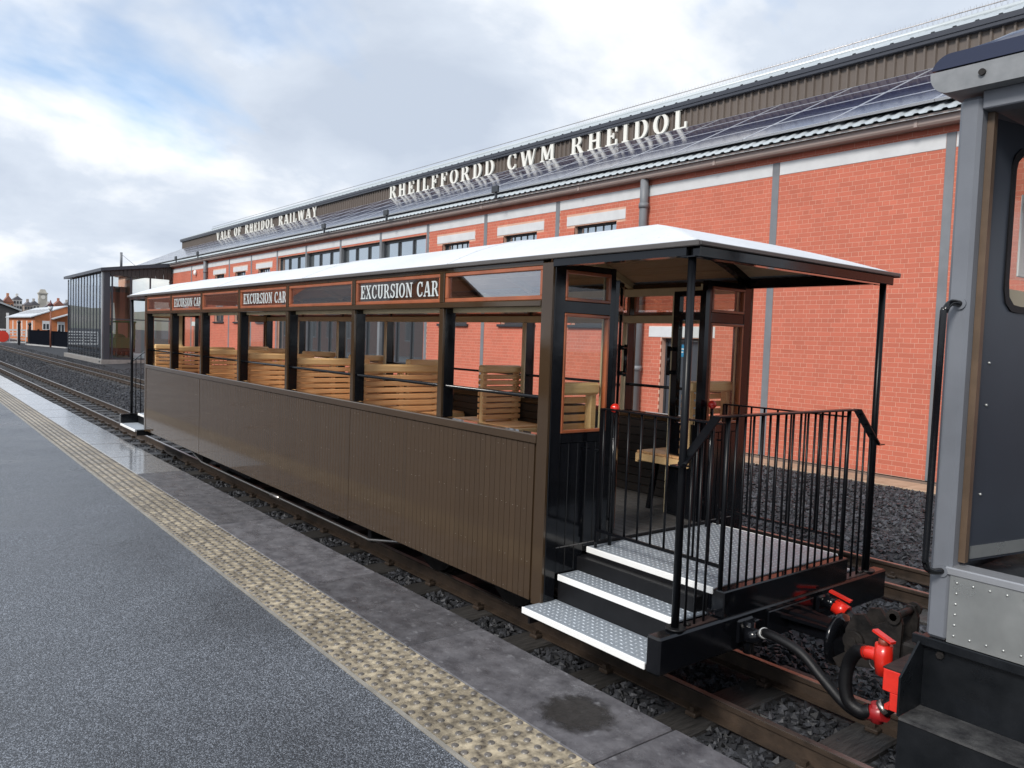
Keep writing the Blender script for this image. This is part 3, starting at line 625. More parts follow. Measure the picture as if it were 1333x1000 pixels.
for a, b in ((8.92, 9.865), (9.935, 10.815), (10.885, 11.865)):
    for c, d in ((-.03, 1.98), (2.04, 4.26)): box('glass_pane', cglass, hall, HX1 - .015, HX1 - .005, a, b, c, d)
box('far_wall', mat('hall_inner_stone', (.20, .19, .17), .8, var=.2, bump=.2), hall, HX0 + .05, HX0 + .3, HY + .12, BY - .03, -.1, 4.2)
box('inner_pier', mat('hall_inner_brick', (.40, .17, .12), .8), hall, -53.0, -52.2, 10.4, 11.3, -.1, 3.7)
for q in ((-50.4, 10.2), (-48.8, 10.9)): MB().bar((q[0], q[1], .9), (q[0] - .7, q[1], 3.0), .14).build('white_strut', nosing, hall)
MB().tube([(-50.4, 10.5, 5.0), (-50.4, 10.5, 5.95)], .07, 8).build('flue', pil_m, hall)
MB().tube([(-50.4, 10.5, 5.85), (-48.3, 10.9, 5.0)], .012, 6).build('flue_stay', pil_m, hall)
# green engine on show behind the glass
eng = empty('display_locomotive', (-50, 10.4, -.1), 'small green steam engine on display behind the glass of the hall', 'locomotive')
grn = mat('engine_green', (.03, .085, .03), .3)
MB().tube([(-52.8, 10.3, .85), (-49.6, 10.3, .85)], .36, 16).build('boiler', grn, eng)
MB().box(-53.4, -48.0, 9.85, 10.75, .22, .42, .02).build('frame', black_matt, eng)
MB().box(-49.6, -48.2, 9.8, 10.8, .42, 1.0, .02).box(-49.6, -48.2, 9.75, 10.85, 1.85, 1.95, .02).box(-49.6, -49.5, 9.8, 9.9, 1.0, 1.85).box(-48.3, -48.2, 9.8, 9.9, 1.0, 1.85).box(-49.6, -49.5, 10.7, 10.8, 1.0, 1.85).box(-48.3, -48.2, 10.7, 10.8, 1.0, 1.85).build('cab', grn, eng)
MB().tube([(-52.5, 10.3, 1.15), (-52.5, 10.3, 1.7)], [.10, .14], 12).build('chimney', black_matt, eng)
MB().sphere((-51.0, 10.3, 1.22), .2).build('dome', mat('brass', (.6, .42, .12), .25, metal=.9), eng)
MB().box(-52.4, -49.8, 9.84, 10.0, .44, .95, .03).build('side_tank', grn, eng)
for x in (-52.6, -51.4, -50.2, -48.8):
    for y in (9.98, 10.62): MB().disc((x, y, .18), (0, 1, 0), .27, .08, 18).build('wheel', black_matt, eng)

# ================================================================ OPEN EXCURSION CARRIAGE
XA, XB = -12.15, -3.27            # body ends
YN, YF, YC = 2.85, 4.70, 3.775
car = empty('railway_carriage', (-7.7, YC, -.25), 'open sided brown excursion carriage with white roof, wooden slatted seats and end balconies', 'carriage')
LE = [-12.15, -10.845, -9.565, -8.285, -7.0, -5.675, -4.405, -3.36]      # left edges of the side pillars
PW = .052
# roof -----------------------------------------------------------------
RX0, RX1 = -13.135, -2.285; HH = .245
def roof_z(x, y):
    u = (y - YC) / .945; d = min(RX1 - x, x - RX0); return 2.098 + max(0, min(HH * (1 - u * u), .355 * d - .10 * d * d if d < 1.2 else 9))
xs = sorted({RX0, RX1, *np.linspace(RX0, RX0 + 1.3, 27), *np.linspace(RX1 - 1.3, RX1, 27), *np.linspace(RX0 + 1.3, RX1 - 1.3, 12)})
ys = [YC + .945 * math.sin(t) for t in np.linspace(-PI / 2, PI / 2, 49)]
V = [(x, y, roof_z(x, y)) for x in xs for y in ys]; n = len(ys)
rm = MB().add(V, [(i * n + j, (i + 1) * n + j, (i + 1) * n + j + 1, i * n + j + 1) for i in range(len(xs) - 1) for j in range(n - 1)], False)
roof = rm.build('roof', roof_felt, car)
for x in (-11.2, -8.9, -6.6, -4.3):
    rod_wire('roof_seam', roof_felt, roof, [(x, y, roof_z(x, y) + .0015) for y in ys[1:-1:2]], .006, 6)
for y, s in ((YN - .024, -1), (YF + .024, 1)):
    MB().box(RX0 - .016, RX1 + .016, min(y, y - s * .018), max(y, y - s * .018), 2.074, 2.101, .004).build('drip_strip', gutter_brown, roof)
for x, s in ((RX0, -1), (RX1, 1)):
    MB().box(min(x, x + s * .016), max(x, x + s * .016), YN - .0055, YF + .0055, 2.078, 2.1005, .004).build('drip_strip', gutter_brown, roof)
    MB().box(min(x - s * .004, x - s * .06), max(x - s * .004, x - s * .06), YN + .02, YF - .02, 2.028, 2.094, .004).build('end_beam', black, roof)
for y0, y1 in ((YN - .004, YN + .05), (YF - .05, YF + .004)):
    box('eaves_beam', black, roof, RX0 + .065, XA - .002, y0, y1, 2.035, 2.094); box('eaves_beam', black, roof, XB + .002, RX1 - .065, y0, y1, 2.035, 2.094)
# boarded ceiling, one board at a time
nbd = 18
for i in range(nbd):
    u0, u1 = -.93 + 1.86 * i / nbd + .003, -.93 + 1.86 * (i + 1) / nbd - .003
    xq = [x for x in xs if RX0 + .07 < x < RX1 - .07]; ya, yb = YC + .93 * u0, YC + .93 * u1
    Vq = [(x, y, roof_z(x, y) - .024 + t) for x in xq for y in (ya, yb) for t in (0, .012)]
    MB().add(Vq, [f for k in range(len(xq) - 1) for f in ((4 * k, 4 * k + 4, 4 * k + 6, 4 * k + 2), (4 * k + 1, 4 * k + 3, 4 * k + 7, 4 * k + 5), (4 * k, 4 * k + 1, 4 * k + 5, 4 * k + 4), (4 * k + 2, 4 * k + 6, 4 * k + 7, 4 * k + 3))]).build('ceiling_board', ceil_wood, roof)
def arch_rib(x, w, m):
    U = np.linspace(-.955, .955, 21); P = [(YC + .93 * u, roof_z(x, YC + .93 * u) - .026) for u in U] + [(YC + .93 * u, roof_z(x, YC + .93 * u) - .075) for u in U[::-1]]
    mb = MB(); k = len(U)
    Vv = [(x - w / 2, y, z) for y, z in P] + [(x + w / 2, y, z) for y, z in P]
    F = []
    for i in range(k - 1):
        a, b, c, d = i, i + 1, 2 * k - 2 - i, 2 * k - 1 - i; F += [(a, b, c, d), (d + 2 * k, c + 2 * k, b + 2 * k, a + 2 * k), (d, c, c + 2 * k, d + 2 * k)]
    return mb.add(Vv, F).build('roof_rib', m, roof)
for x in LE[1:7]: arch_rib(x + .03, .05, cream)
# side walls ------------------------------------------------------------
def side(y, s):                     # s=-1 outer face looks towards -Y
    near = s < 0
    Y = lambda a, b: (min(y - s * a, y - s * b), max(y - s * a, y - s * b))      # depth inwards from the outer face
    sp = MB(); yy = Y(.012, .03); sp.box(XA + .09, XB - .09, *yy, .150, 1.04); sp = sp.build('side_panel', brown, car)
    seams = [XA + .092, -9.575, -5.675, XB - .092]
    yy = Y(0, .0118)
    for a, b in zip(seams, seams[1:]):
        a += .016; b -= .016; nb = round((b - a) / .0515); w = (b - a) / nb; me = MB().box(-w / 2 + .0017, w / 2 - .0017, *yy, .140, 1.04, .0022).mesh('board')
        nails = MB(); yo = y + s * .0006
        for i in range(nb):
            put('board', me, brown_board, sp, (a + w * (i + .5), 0, 0))
            for zq in (.17, .36, .66, .84, 1.005):
                if random.random() < .3: nails.sphere((a + w * (i + .5) + random.uniform(-.008, .008), yo, zq + random.uniform(-.006, .006)), 0.0018, 6, 4)
        nails.build('panel_nails', steel, sp, kind='stuff')
    for x in seams[1:3]: box('seam_strip', brown, sp, x - .0155, x + .0155, *Y(-.003, .0117), .138, 1.04, .002)
    box('waist_rail', brown, car, XA + .091, XB - .091, *Y(-.012, .06), 1.0412, 1.096, .006)
    box('lower_lining', inner_dark, car, XA + .1, XB - .1, *Y(.031, .05), .45, 1.04)
    if not near:
        for i in range(9): box('lining_board', inner_dark, car, XA + .1, XB - .1, *Y(.0505, .062), .46 + .064 * i, .52 + .064 * i, .003)
    box('cantrail', brown, car, XA + .091, XB - .091, *Y(-.012, .075), 1.8155, 1.853, .005)
    box('top_rail', brown, car, XA + .091, XB - .091, *Y(.002, .06), 2.047, 2.0935)
    box('inner_rail', cream, car, XA + .1, XB - .1, *Y(.0755, .10), 1.79, 1.85, .004)
    box('inner_rail', cream, car, XA + .1, XB - .1, *Y(.0605, .09), 2.0, 2.06, .004)
    for i, x in enumerate(LE[1:7]):
        p = box('pillar', brown, car, x, x + PW, *Y(-.002, .018), 1.0965, 1.815, .003)
        box('inner_post', black, p, x + .001, x + PW - .001, *Y(.0185, .0985), 1.0965, 1.815, .003)
        if not near: box('post_facing', cream, p, x + .003, x + PW - .003, *Y(.099, .112), 1.0965, 1.789)
        box('upper_pillar', brown, p, x, x + PW, *Y(-.004, .03), 1.8535, 2.0465, .003)
    for x0, x1 in ((XA, XA + .09), (XB - .09, XB - .0005)):
        p = box('corner_pillar', brown, car, x0, x1, *Y(-.004, .0185), .128, 2.06, .004)
        box('inner_post', black, p, x0 + .001, x1 - .001, *Y(.019, .094), .13, 2.06, .003)
    # handrail bar across every opening
    rod_wire('window_bar', black, car, [(XA + .09, (y - s * .045), 1.303), (XB - .09, (y - s * .045), 1.303)], .0115, 10)
    # quarterlights
    ed = [XA + .09] + [v for x in LE[1:7] for v in (x, x + PW)] + [XB - .09]
    for i in range(7):
        a, b = ed[2 * i] + .001, ed[2 * i + 1] - .001; f = .026; z0, z1 = 1.8535, 2.0465
        q = MB().box(a, b, *Y(.004, .040), z0, z0 + f, .004).box(a, b, *Y(.004, .040), z1 - f, z1, .004).box(a, a + f, *Y(.0045, .0395), z0 + f, z1 - f, .003).box(b - f, b, *Y(.0045, .0395), z0 + f, z1 - f, .003).build('quarterlight', redwood, car)
        box('pane', qglass, q, a + f, b - f, *Y(.020, .024), z0 + f, z1 - f)
        if i % 2 == 1:
            for ch, x, k in text_layout('EXCURSION CAR', a + .055, b - .045, .05, .45):
                mb = MB()
                if near: glyph_into(mb, ch, x, k, 1.900, .103, y + .0185, .0004, .00012)
                else:
                    for j, p in enumerate(glyph(ch)[1]): mb.prism([(a + b - x - u * k, 1.900 + v * .103) for u, v in p][::-1], y - .0190, y - .0186 + .0001 * (j % 5))
                mb.build('letter', letter_w, q)
side(YN, -1); side(YF, 1)
# floor and underframe ----------------------------------------------------
fl = box('floor', mat('dark_floor', (.035, .034, .034), .4, var=.2, stretch=(1, 8, 1)), car, XA + .02, XB - .02, YN + .035, YF - .035, .40, .448)
for i in range(24): box('floor_board', mat('floor_board', (.075, .072, .070), .4, rnd=.2), fl, XA + .03, XB - .004, YN + .06 + .0725 * i, YN + .128 + .0725 * i, .4485, .455, .002)
for y in (3.16, 4.39): box('solebar', black_matt, car, -13.0, -2.42, y - .04, y + .04, .14, .38, .005)
for x in (-9.2, -7.6, -6.0): box('cross_member', black_matt, car, x - .04, x + .04, 3.201, 4.349, .16, .36)
for y, s in ((2.99, -1), (4.56, 1)):
    tr = rod_wire('truss_rod', mat('bright_rod', (.30, .29, .28), .35, metal=.8), car, [(-10.5, y, .10), (-9.9, y, -.015), (-5.55, y, -.015), (-4.95, y, .10)], .011, 8)
    MB().tube([(-7.62, y, -.015), (-7.40, y, -.015)], .024, 8).build('turnbuckle', steel, tr)
    for x in (-9.9, -5.55): box('queen_post', black_matt, tr, x - .03, x + .03, min(y, y - s * .1), max(y, y - s * .1), -.03, .2)
for xb in (-10.9, -4.75):
    bg_ = MB()
    for y in (3.28, 4.27): bg_.prism([(xb - .75, .02), (xb - .62, -.06), (xb - .25, -.02), (xb + .25, -.02), (xb + .62, -.06), (xb + .75, .02), (xb + .5, .13), (xb - .5, .13)], y - .02, y + .02)
    bg_.box(xb - .12, xb + .12, 3.3, 4.25, -.02, .15); bg_ = bg_.build('bogie', black_matt, car)
    for x in (xb - .5, xb + .5):
        for y, s in ((3.455, -1), (4.095, 1)):
            w = MB().disc((x, y, .03), (0, 1, 0), .28, .06, 28).disc((x, y + s * -.04, .03), (0, 1, 0), .305, .02, 28); w.build('wheel', grimy, bg_)
            yb = 3.24 if s < 0 else 4.31
            box('axlebox', grimy, bg_, x - .07, x + .07, yb - .05, yb + .03, -.05, .10, .012)
        rod_wire('axle', grimy, bg_, [(x, 3.3, .03), (x, 4.25, .03)], .035)
for x, w in ((-8.9, .5), (-6.6, .35)): box('battery_box', black_matt, car, x - w, x + w, 3.05, 3.115, .0, .13, .01)

# ends: body end wall and balcony -------------------------------------------
def end(xe, sx, front):
    X = lambda a, b: (min(xe + sx * a, xe + sx * b), max(xe + sx * a, xe + sx * b))       # outward distance from the body end
    P = lambda d, y, z: (xe + sx * d, y, z)
    yL = [(YN + .02, YN + .097), (3.302, 3.345), (4.205, 4.248), (YF - .097, YF - .02)]
    ew = MB()
    for a, b in ((YN + .0192, YN + .097), (YF - .097, YF - .0192)): ew.box(*X(-.05, 0), a, b, .13, 2.06, .003)
    for a, b in ((3.302, 3.345), (4.205, 4.248)): ew.box(*X(-.05, -.001), a, b, .45, 2.06, .003)
    for a, b in ((YN + .0972, 3.3018), (4.2482, YF - .0972)):
        for z0, z1 in ((1.05, 1.105), (1.785, 1.853), (2.025, 2.06)): ew.box(*X(-.048, -.002), a, b, z0, z1, .003)
    halves = []
    for lo in (0, 1):
        h = MB(); vi = {}
        for f in ew.f:
            cy = sum(ew.v[i][1] for i in f) / len(f)
            if (cy > YC) == bool(lo):
                h.add([ew.v[i] for i in f], [tuple(range(len(f)))])
        me_ = h.mesh('end_wall'); import bmesh as bmesh_; bb = bmesh_.new(); bb.from_mesh(me_); bmesh_.ops.remove_doubles(bb, verts=bb.verts, dist=1e-5); bb.to_mesh(me_); bb.free()
        halves.append(put('end_wall', me_, black, car))
    ew = halves[0]
    arch_rib(xe - sx * .025, .05, black)
    for k, (a, b, c, d) in enumerate(((YN + .06, YN + .10, 3.300, 3.347), (4.203, 4.25, YF - .10, YF - .06))):
        MB().box(*X(-.063, -.0505), a, b, .45, 2.04).box(*X(-.063, -.0505), c, d, .45, 2.04).box(*X(-.062, -.0505), b - .001, c + .001, 1.78, 1.858).box(*X(-.062, -.0505), b - .001, c + .001, 1.05, 1.11).build('inner_frame', cream, halves[k])
    for a, b in ((YN + .0975, 3.3015), (4.2485, YF - .0975)):
        nb = 5; w = (b - a) / nb
        for i in range(nb):
            c = a + w * (i + .5); off = min(c - YN, YF - c); zb = .155 if off < .124 else .302 if off < .34 else .43
            if off > .1 and c < YC and False: zb = .3
            MB().box(*X(-.04, -.006), a + w * i + .001, a + w * (i + 1) - .001, zb, 1.0495, .0035).build('board', black, ew)
        for z0, z1 in ((1.106, 1.784), (1.8535, 2.0245)):
            f = .018
            q = MB().box(*X(-.03, .004), a, b, z0, z0 + f, .003).box(*X(-.03, .004), a, b, z1 - f, z1, .003).box(*X(-.029, .0035), a, a + f, z0 + f, z1 - f, .003).box(*X(-.029, .0035), b - f, b, z0 + f, z1 - f, .003).build('end_window', redwood, ew)
            box('pane', cglass, q, *X(-.017, -.013), a + f, b - f, z0 + f, z1 - f)
    # door leaves, swung open into the saloon
    for hy, s in ((3.347, 1), (4.203, -1)):
        th = math.radians(38 if s > 0 else 97); ux, uy = -math.sin(th), s * math.cos(th); nx_, ny_ = uy * .018, -ux * .018
        def slabq(mb, a, b, z0, z1, t=1.0):
            c = [(xe + sx * (ux * w + k * nx_ * t), hy + uy * w + k * ny_ * t) for w in (a, b) for k in (-1, 1)]
            Vq = [(p[0], p[1], z) for z in (z0, z1) for p in c]
            mb.add(Vq, [(0, 1, 3, 2), (4, 6, 7, 5), (0, 4, 5, 1), (2, 3, 7, 6), (0, 2, 6, 4), (1, 5, 7, 3)]); return mb
        Wd = .265 if s > 0 else .30
        d = MB()
        for a, b, z0, z1 in ((0, .05, .46, 1.995), (Wd - .055, Wd, .46, 1.995), (.0502, Wd - .0552, .46, 1.1), (.0502, Wd - .0552, 1.80, 1.85), (.0502, Wd - .0552, 1.96, 1.995)): slabq(d, a, b, z0, z1)
        d = d.build('door', black, ew)
        slabq(MB(), .05, Wd - .055, 1.1, 1.8, .15).build('pane', cglass, d)
        slabq(MB(), Wd + .0005, Wd + .012, .46, 1.995, 1.05).build('door_edge', redwood if s > 0 else cream, d)
        hx = xe + sx * (ux * (Wd - .01)); hyy = hy + uy * (Wd - .01)
        MB().tube([(hx + sx * .0, hyy + s * .065, 1.42), (hx, hyy + s * .065, 1.62)], .013, 8).tube([(hx, hyy, 1.44), (hx, hyy + s * .065, 1.44)], .014, 8).tube([(hx, hyy, 1.60), (hx, hyy + s * .065, 1.60)], .014, 8).build('door_handle', black, d)
    # red knobbed brake handles standing at the doorway
    for y in (3.325, 4.235):
        h = rod_wire('lever', black, ew, [P(.05, y, .43), P(.05, y, 1.22)], .011); MB().sphere(P(.05, y, 1.245), .028, 14, 10).build('red_knob', red_paint, h)
    # balcony deck, steps and headstock
    D0, D1, DH = .002, .905, .975
    deck = box('balcony_deck', black, car, *X(D0, D1 + .02), 3.192, 4.358, .32, .418)
    def tread(x0, x1, y0, y1, z, edge):
        t = box('tread_plate', chequer, deck, x0, x1, y0, y1, z - .012, z, .002)
        a = []; fq = []; kk = 0; pit = .034; ny = int((y1 - y0 - .02) / pit); nx = int((x1 - x0 - .02) / pit)
        mb = MB()
        for i in range(nx):
            for j in range(ny):
                cx = x0 + .02 + pit * (i + .5); cy = y0 + .016 + pit * (j + .5); l, w = .0125, .0042
                if (i + j) % 2: l, w = w, l
                mb.add([(cx - l, cy, z), (cx, cy - w, z), (cx + l, cy, z), (cx, cy + w, z), (cx, cy, z + .0032)], [(0, 1, 4), (1, 2, 4), (2, 3, 4), (3, 0, 4)])
        mb.build('tread_pattern', lozenge, t, kind='stuff')
        if edge:
            ya, yb = (y0 - .012, y0 - .0005) if edge < 0 else (y1 + .0005, y1 + .012)
            box('white_nosing', nosing, t, x0, x1, ya, yb, z - .034, z + .001, .003)
    tread(*X(D0, D1), 3.194, 4.356, .4315, -1)
    box('white_nosing', nosing, deck, *X(D0, D1), 4.3565, 4.368, .398, .4325, .003)
    for s in (-1, 1):
        yy = lambda a, b: (YC + s * a, YC + s * b) if s > 0 else (YC - b, YC - a)
        tread(*X(D0 + .0, DH - .10), *yy(.588, .80), .300, s)
        tread(*X(D0 - .015, DH - .085), *yy(.806, 1.043), .152, s)
        sb = MB().box(*X(.004, DH - .1), *yy(.584, .5875), .20, .40).box(*X(.004, DH - .1), *yy(.7995, .8045), .115, .265).box(*X(.0045, .02), *yy(.6, 1.02), .06, .139).build('step_riser', black_matt, deck)
    hs = MB().box(*X(DH - .085, DH - .001), 2.725, 4.825, .11, .288, .010).build('headstock', black, car)
    up_ = box('balcony_beam', black, hs, *X(DH - .06, DH - .0035), 3.19, 4.36, .2885, .425, .006)
    box('tread_ledge', mat('rusty_ledge', (.030, .018, .016), .5, var=.3), hs, *X(DH - .078, DH - .062), 3.2, 4.35, .36, .4255)
    for y in (3.02, 4.50): box('packing_plate', mat('rusty_ledge', (.06, .03, .024)), hs, *X(DH - .08, DH - .02), min(y - .15, y + .15), max(y - .15, y + .15), .2885, .292)
    # canopy posts with foot plates
    for y in (2.885, 4.665):
        po = rod_wire('canopy_post', rail_black, car, [P(DH - .05, y, .29), P(DH - .05, y, 2.035)], .019, 16)
        MB().disc(P(DH - .045, y, .2965), (0, 0, 1), .048, .009, 20).build('foot_plate', black_matt, po)
        MB().disc(P(DH - .045, y + (.085 if y < YC else -.085), .2985), (0, 0, 1), .016, .016, 6).build('bolt', grimy, po)
        MB().box(*X(DH - .09, DH - .01), y - .035, y + .035, 2.0285, 2.034).build('head_plate', black, po)
    # end railing
    rl = MB().box(*X(DH - .066, DH - .016), 3.10, 4.39, 1.283, 1.2925, .002).build('end_railing', rail_black, car)
    xr = DH - .041
    for i in range(17):
        y = 3.205 + (4.345 - 3.205) * i / 16; thick = i in (0, 16)
        MB().tube([P(xr, y, .426), P(xr, y, 1.2825)], .0125 if thick else .0065, 8).build('baluster', rail_black, rl)
    for s in (-1, 1):
        ya = YC + s * .66; yb = YC + s * .905
        a, b = P(xr, ya, 1.288), P(xr, yb, 1.075)
        MB().bar(a, b, .05, .009, (0, s, 1)).build('sloping_flat', rail_black, rl)
        MB().box(*X(xr - .03, xr + .03), min(yb, yb + s * .03) - .02, max(yb, yb + s * .03) + .02, 1.066, 1.073).build('post_clamp', black, rl)
        for k, yq in enumerate((.69, .76, .83)):
            zt = 1.288 - (yq - .66) / .245 * .213 - .01; MB().tube([P(xr, YC + s * yq, .2925), P(xr, YC + s * yq, zt)], .0065, 8).build('baluster', rail_black, rl)
    # side gates between the body and the end railing
    for y in (3.205, 4.345):
        gt = MB().box(*X(.07, xr - .02), y - .015, y + .015, 1.243, 1.252).build('side_gate', rail_black, car); MB().box(*X(.05, xr - .005), y - .008, y + .008, .532, .548).build('bottom_rail', rail_black, gt)
        for i in range(9):
            x = .085 + (xr - .13) * i / 8.4; MB().tube([P(x, y, .548), P(x, y, 1.243)], .0065, 8).build('baluster', rail_black, gt)
        MB().box(*X(.06, .068), y - .012, y + .012, .47, 1.25).box(*X(.03, .069), y - .02, y + .02, 1.0, 1.008).build('hinge_stile', rail_black, gt)
        rod_wire('drop_bolt', black, gt, [P(.055, y, .436), P(.055, y, .60)], .009)
end(XB, 1, True); end(XA, -1, False)

# slatted seats --------------------------------------------------------------
def bench(x, y0, y1, sides, back=True):
    w = y1 - y0
    fr = MB()
    for y in (y0 + .03, y1 - .03) + ((.5 * (y0 + y1),) if w > .6 else ()):
        if back: fr.box(-.026, .026, y - .022, y + .022, .80, 1.315, .004)
    for s in sides:
        for y in (y0 + .02, y1 - .02): fr.box(min(s * .02, s * .43), max(s * .02, s * .43), y - .015, y + .015, .80, .853, .003)
        xa = s * .415; fr.box(min(xa, xa + s * .022), max(xa, xa + s * .022), y0, y1, .785, .853, .005)
    if back: fr.box(-.02, .02, y0 + .01, y1 - .01, .802, .835)
    fo = fr.build('bench', wood_top, car, (x, 0, 0))
    for s in sides:
        for y in (y0 + .08, y1 - .08): MB().bar((s * .36, y, .455), (s * .30, y, .80), .03).build('leg', black, fo, (x, 0, 0))
    if back: MB().box(-.045, .045, y0 - .005, y1 + .005, 1.317, 1.388, .014).build('top_rail', wood_top, fo, (x, 0, 0))
    for s in sides:
        if back:
            me = MB().box(min(s * .027, s * .043), max(s * .027, s * .043), y0 - .003, y1 + .003, 0, .038, .004).mesh('back_slat')
            for k in range(8): put('back_slat', me, wood, fo, (x, 0, .895 + .0525 * k))
        me = MB().box(-.030, .030, y0, y1, .854, .872, .005).mesh('seat_slat')
        for k in range(6): put('seat_slat', me, wood, fo, (x + s * (.075 + .064 * k), 0, 0))
for x in (-5.73, -7.03, -8.34, -9.66, -10.95):
    bench(x, 2.96, 3.72, (-1, 1)); bench(x - .02, 4.19, 4.625, (-1, 1))
bench(-12.06, 2.96, 3.34, (1,)); bench(-12.06, 4.21, 4.625, (1,))
bench(-3.36, 2.96, 3.29, (-1,)); bench(-3.385, 4.17, 4.625, (-1,))

# drawgear and hoses at the near end -------------------------------------------
HX = -2.296
MB().box(HX, HX + .012, 3.56, 3.99, .118, .262, .004).build('drawgear_plate', black, car)
cp = MB().box(HX + .012, -2.02, 3.735, 3.815, .14, .235, .008)
for s in (-1, 1): cp.bar((HX + .012, YC + s * .10, .225), (-2.03, YC + s * .05, .215), .03, .018)
cp = cp.build('coupler', black, car)
MB().tube([(-2.04, YC, .16), (-2.02, YC, .16), (-2.0, YC, .16), (-1.99, YC, .16)], [.10, .135, .13, .09], 22).build('buffer_disc', black, cp)
MB().tube([(HX, 3.42, .21), (HX + .05, 3.42, .21)], .05, 12).box(HX, HX + .02, 3.29, 3.42, .15, .27, .01).tube([(HX + .03, 3.33, .20), (HX + .10, 3.38, .19)], .04, 10).tube([(HX + .035, 3.36, .1), (HX + .035, 3.36, .26)], .028, 10).build('hose_valve', black, car)
hp = smooth_path([(-2.20, 3.37, .21), (-2.116, 3.31, .250), (-1.951, 3.3, .225), (-1.83, 3.3, .142), (-1.716, 3.29, .072), (-1.628, 3.26, .066), (-1.585, 3.24, .09)], 8)
h = MB().tube(hp, .023, 12).build('brake_hose', rubber, car)
MB().tube([hp[2], hp[5]], .027, 12).build('hose_clip', mat('silver_clip', (.7, .7, .68), .3, metal=.8), h)
MB().tube([(-2.28, 4.08, .235), (-2.20, 4.10, .215)], .035, 10).box(-2.288, -2.262, 4.0, 4.12, .17, .27, .01).build('hose_valve', black, car)
MB().tube([(-2.22, 4.10, .215), (-2.15, 4.10, .19)], .042, 12).build('red_hose_collar', red_paint, car)
MB().bar((-2.26, 4.11, .285), (-2.14, 4.12, .255), .03, .012).build('red_tap_handle', red_paint, car)
MB().tube(smooth_path([(-2.15, 4.10, .19), (-2.05, 4.08, .15), (-1.92, 4.05, .12), (-1.75, 4.03, .14), (-1.5, 4.03, .20)], 6), .028, 12).build('brake_hose', rubber, car)

# ================================================================ LOCOMOTIVE (only its cab end is in view)
lg = mat('loco_grey', (.140, .150, .170), .40, var=.10, vscale=3, rvar=.08, bump=.05, bscale=8)
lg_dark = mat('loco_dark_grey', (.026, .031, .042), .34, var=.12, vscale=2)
lblack = mat('loco_black', (.0035, .0045, .006), .34, spec=.25, var=.5, vscale=7, col2=(.011, .0125, .015), rvar=.12, rscale=6, bump=.15, bscale=14)
alu = mat('riveted_aluminium', (.36, .37, .36), .38, metal=.75, var=.12, vscale=5, rvar=.12, rscale=4, bump=.12, bscale=4)
navy = mat('navy_roof', (.014, .020, .050), .22, spec=.5)
lroof = mat('bare_roof_edge', (.17, .18, .19), .62, metal=.0, spec=.25, col2=(.25, .26, .27), vscale=9, bump=.1, bscale=20)
cream_p = mat('cab_cream', (.52, .47, .32), .5)
loco = empty('locomotive', (.6, YC, -.25), 'grey and black diesel locomotive with riveted panel, coupled to the carriage at the right', 'locomotive')
LY, LF = 2.88, 4.67
fr = MB().box(-1.26, 3.4, 2.90, 4.65, .02, .605, .006).build('main_frame', lblack, loco)
MB().box(-1.262, 3.4, 2.872, 2.899, .588, .622, .003).build('frame_kerb', lblack, fr)
for y0, y1 in ((LY, LY + .08), (LF - .08, LF)):
    for x0, x1 in ((-1.22, -1.148), (.55, .63)): box('cab_post', lg, loco, x0, x1, y0, y1, .623, 2.50, .012)
    box('door_header', lg, loco, -1.1478, .5498, y0 + .002, y1, 2.452, 2.515, .004)
box('door_shut_strip', mat('worn_brown', (.10, .065, .04), .5, var=.3), loco, -1.147, -1.125, LY + .05, LY + .078, .9, 2.45)
th = box('threshold', mat('dull_plate', (.33, .34, .36), .4, metal=.5, var=.1), loco, -1.166, .548, LY - .006, LY + .09, .860, .888, .004)
box('cab_floor', lblack, loco, -1.14, .55, LY + .10, LF - .1, .80, .862)
al = box('side_panel', alu, loco, -1.1475, .5495, LY - .002, LY + .05, .625, .8595)
rv = MB()
for x in np.arange(-1.125, .52, .052):
    for zq in (.652, .838): rv.sphere((x, LY - .003, zq), .0048, 8, 4, (1, .6, 1))
for zq in np.arange(.69, .83, .037): rv.sphere((-1.125, LY - .003, zq), .0048, 8, 4, (1, .6, 1))
rv.build('rivets', alu, al)
box('side_panel', lg, loco, -1.1475, .5495, LF - .05, LF, .625, .8595)
# front wall of the cab: cream inside, two big lights
fw = MB().box(-1.218, -1.190, LY + .081, LF - .081, .623, 1.70).box(-1.218, -1.190, LY + .081, LF - .081, 2.40, 2.50).box(-1.217, -1.191, 3.70, 3.84, 1.701, 2.399).build('cab_front', lg, loco)
MB().box(-1.1895, -1.18, LY + .09, LF - .09, .9, 1.88).build('inner_lining', cream_p, fw)
for a, b in ((LY + .082, 3.699), (3.841, LF - .082)): box('windscreen', cglass, fw, -1.206, -1.200, a, b, 1.701, 2.399)
MB().box(-1.179, -1.172, 3.36, 3.68, 1.93, 2.24, .003).build('pale_panel', nosing, fw)
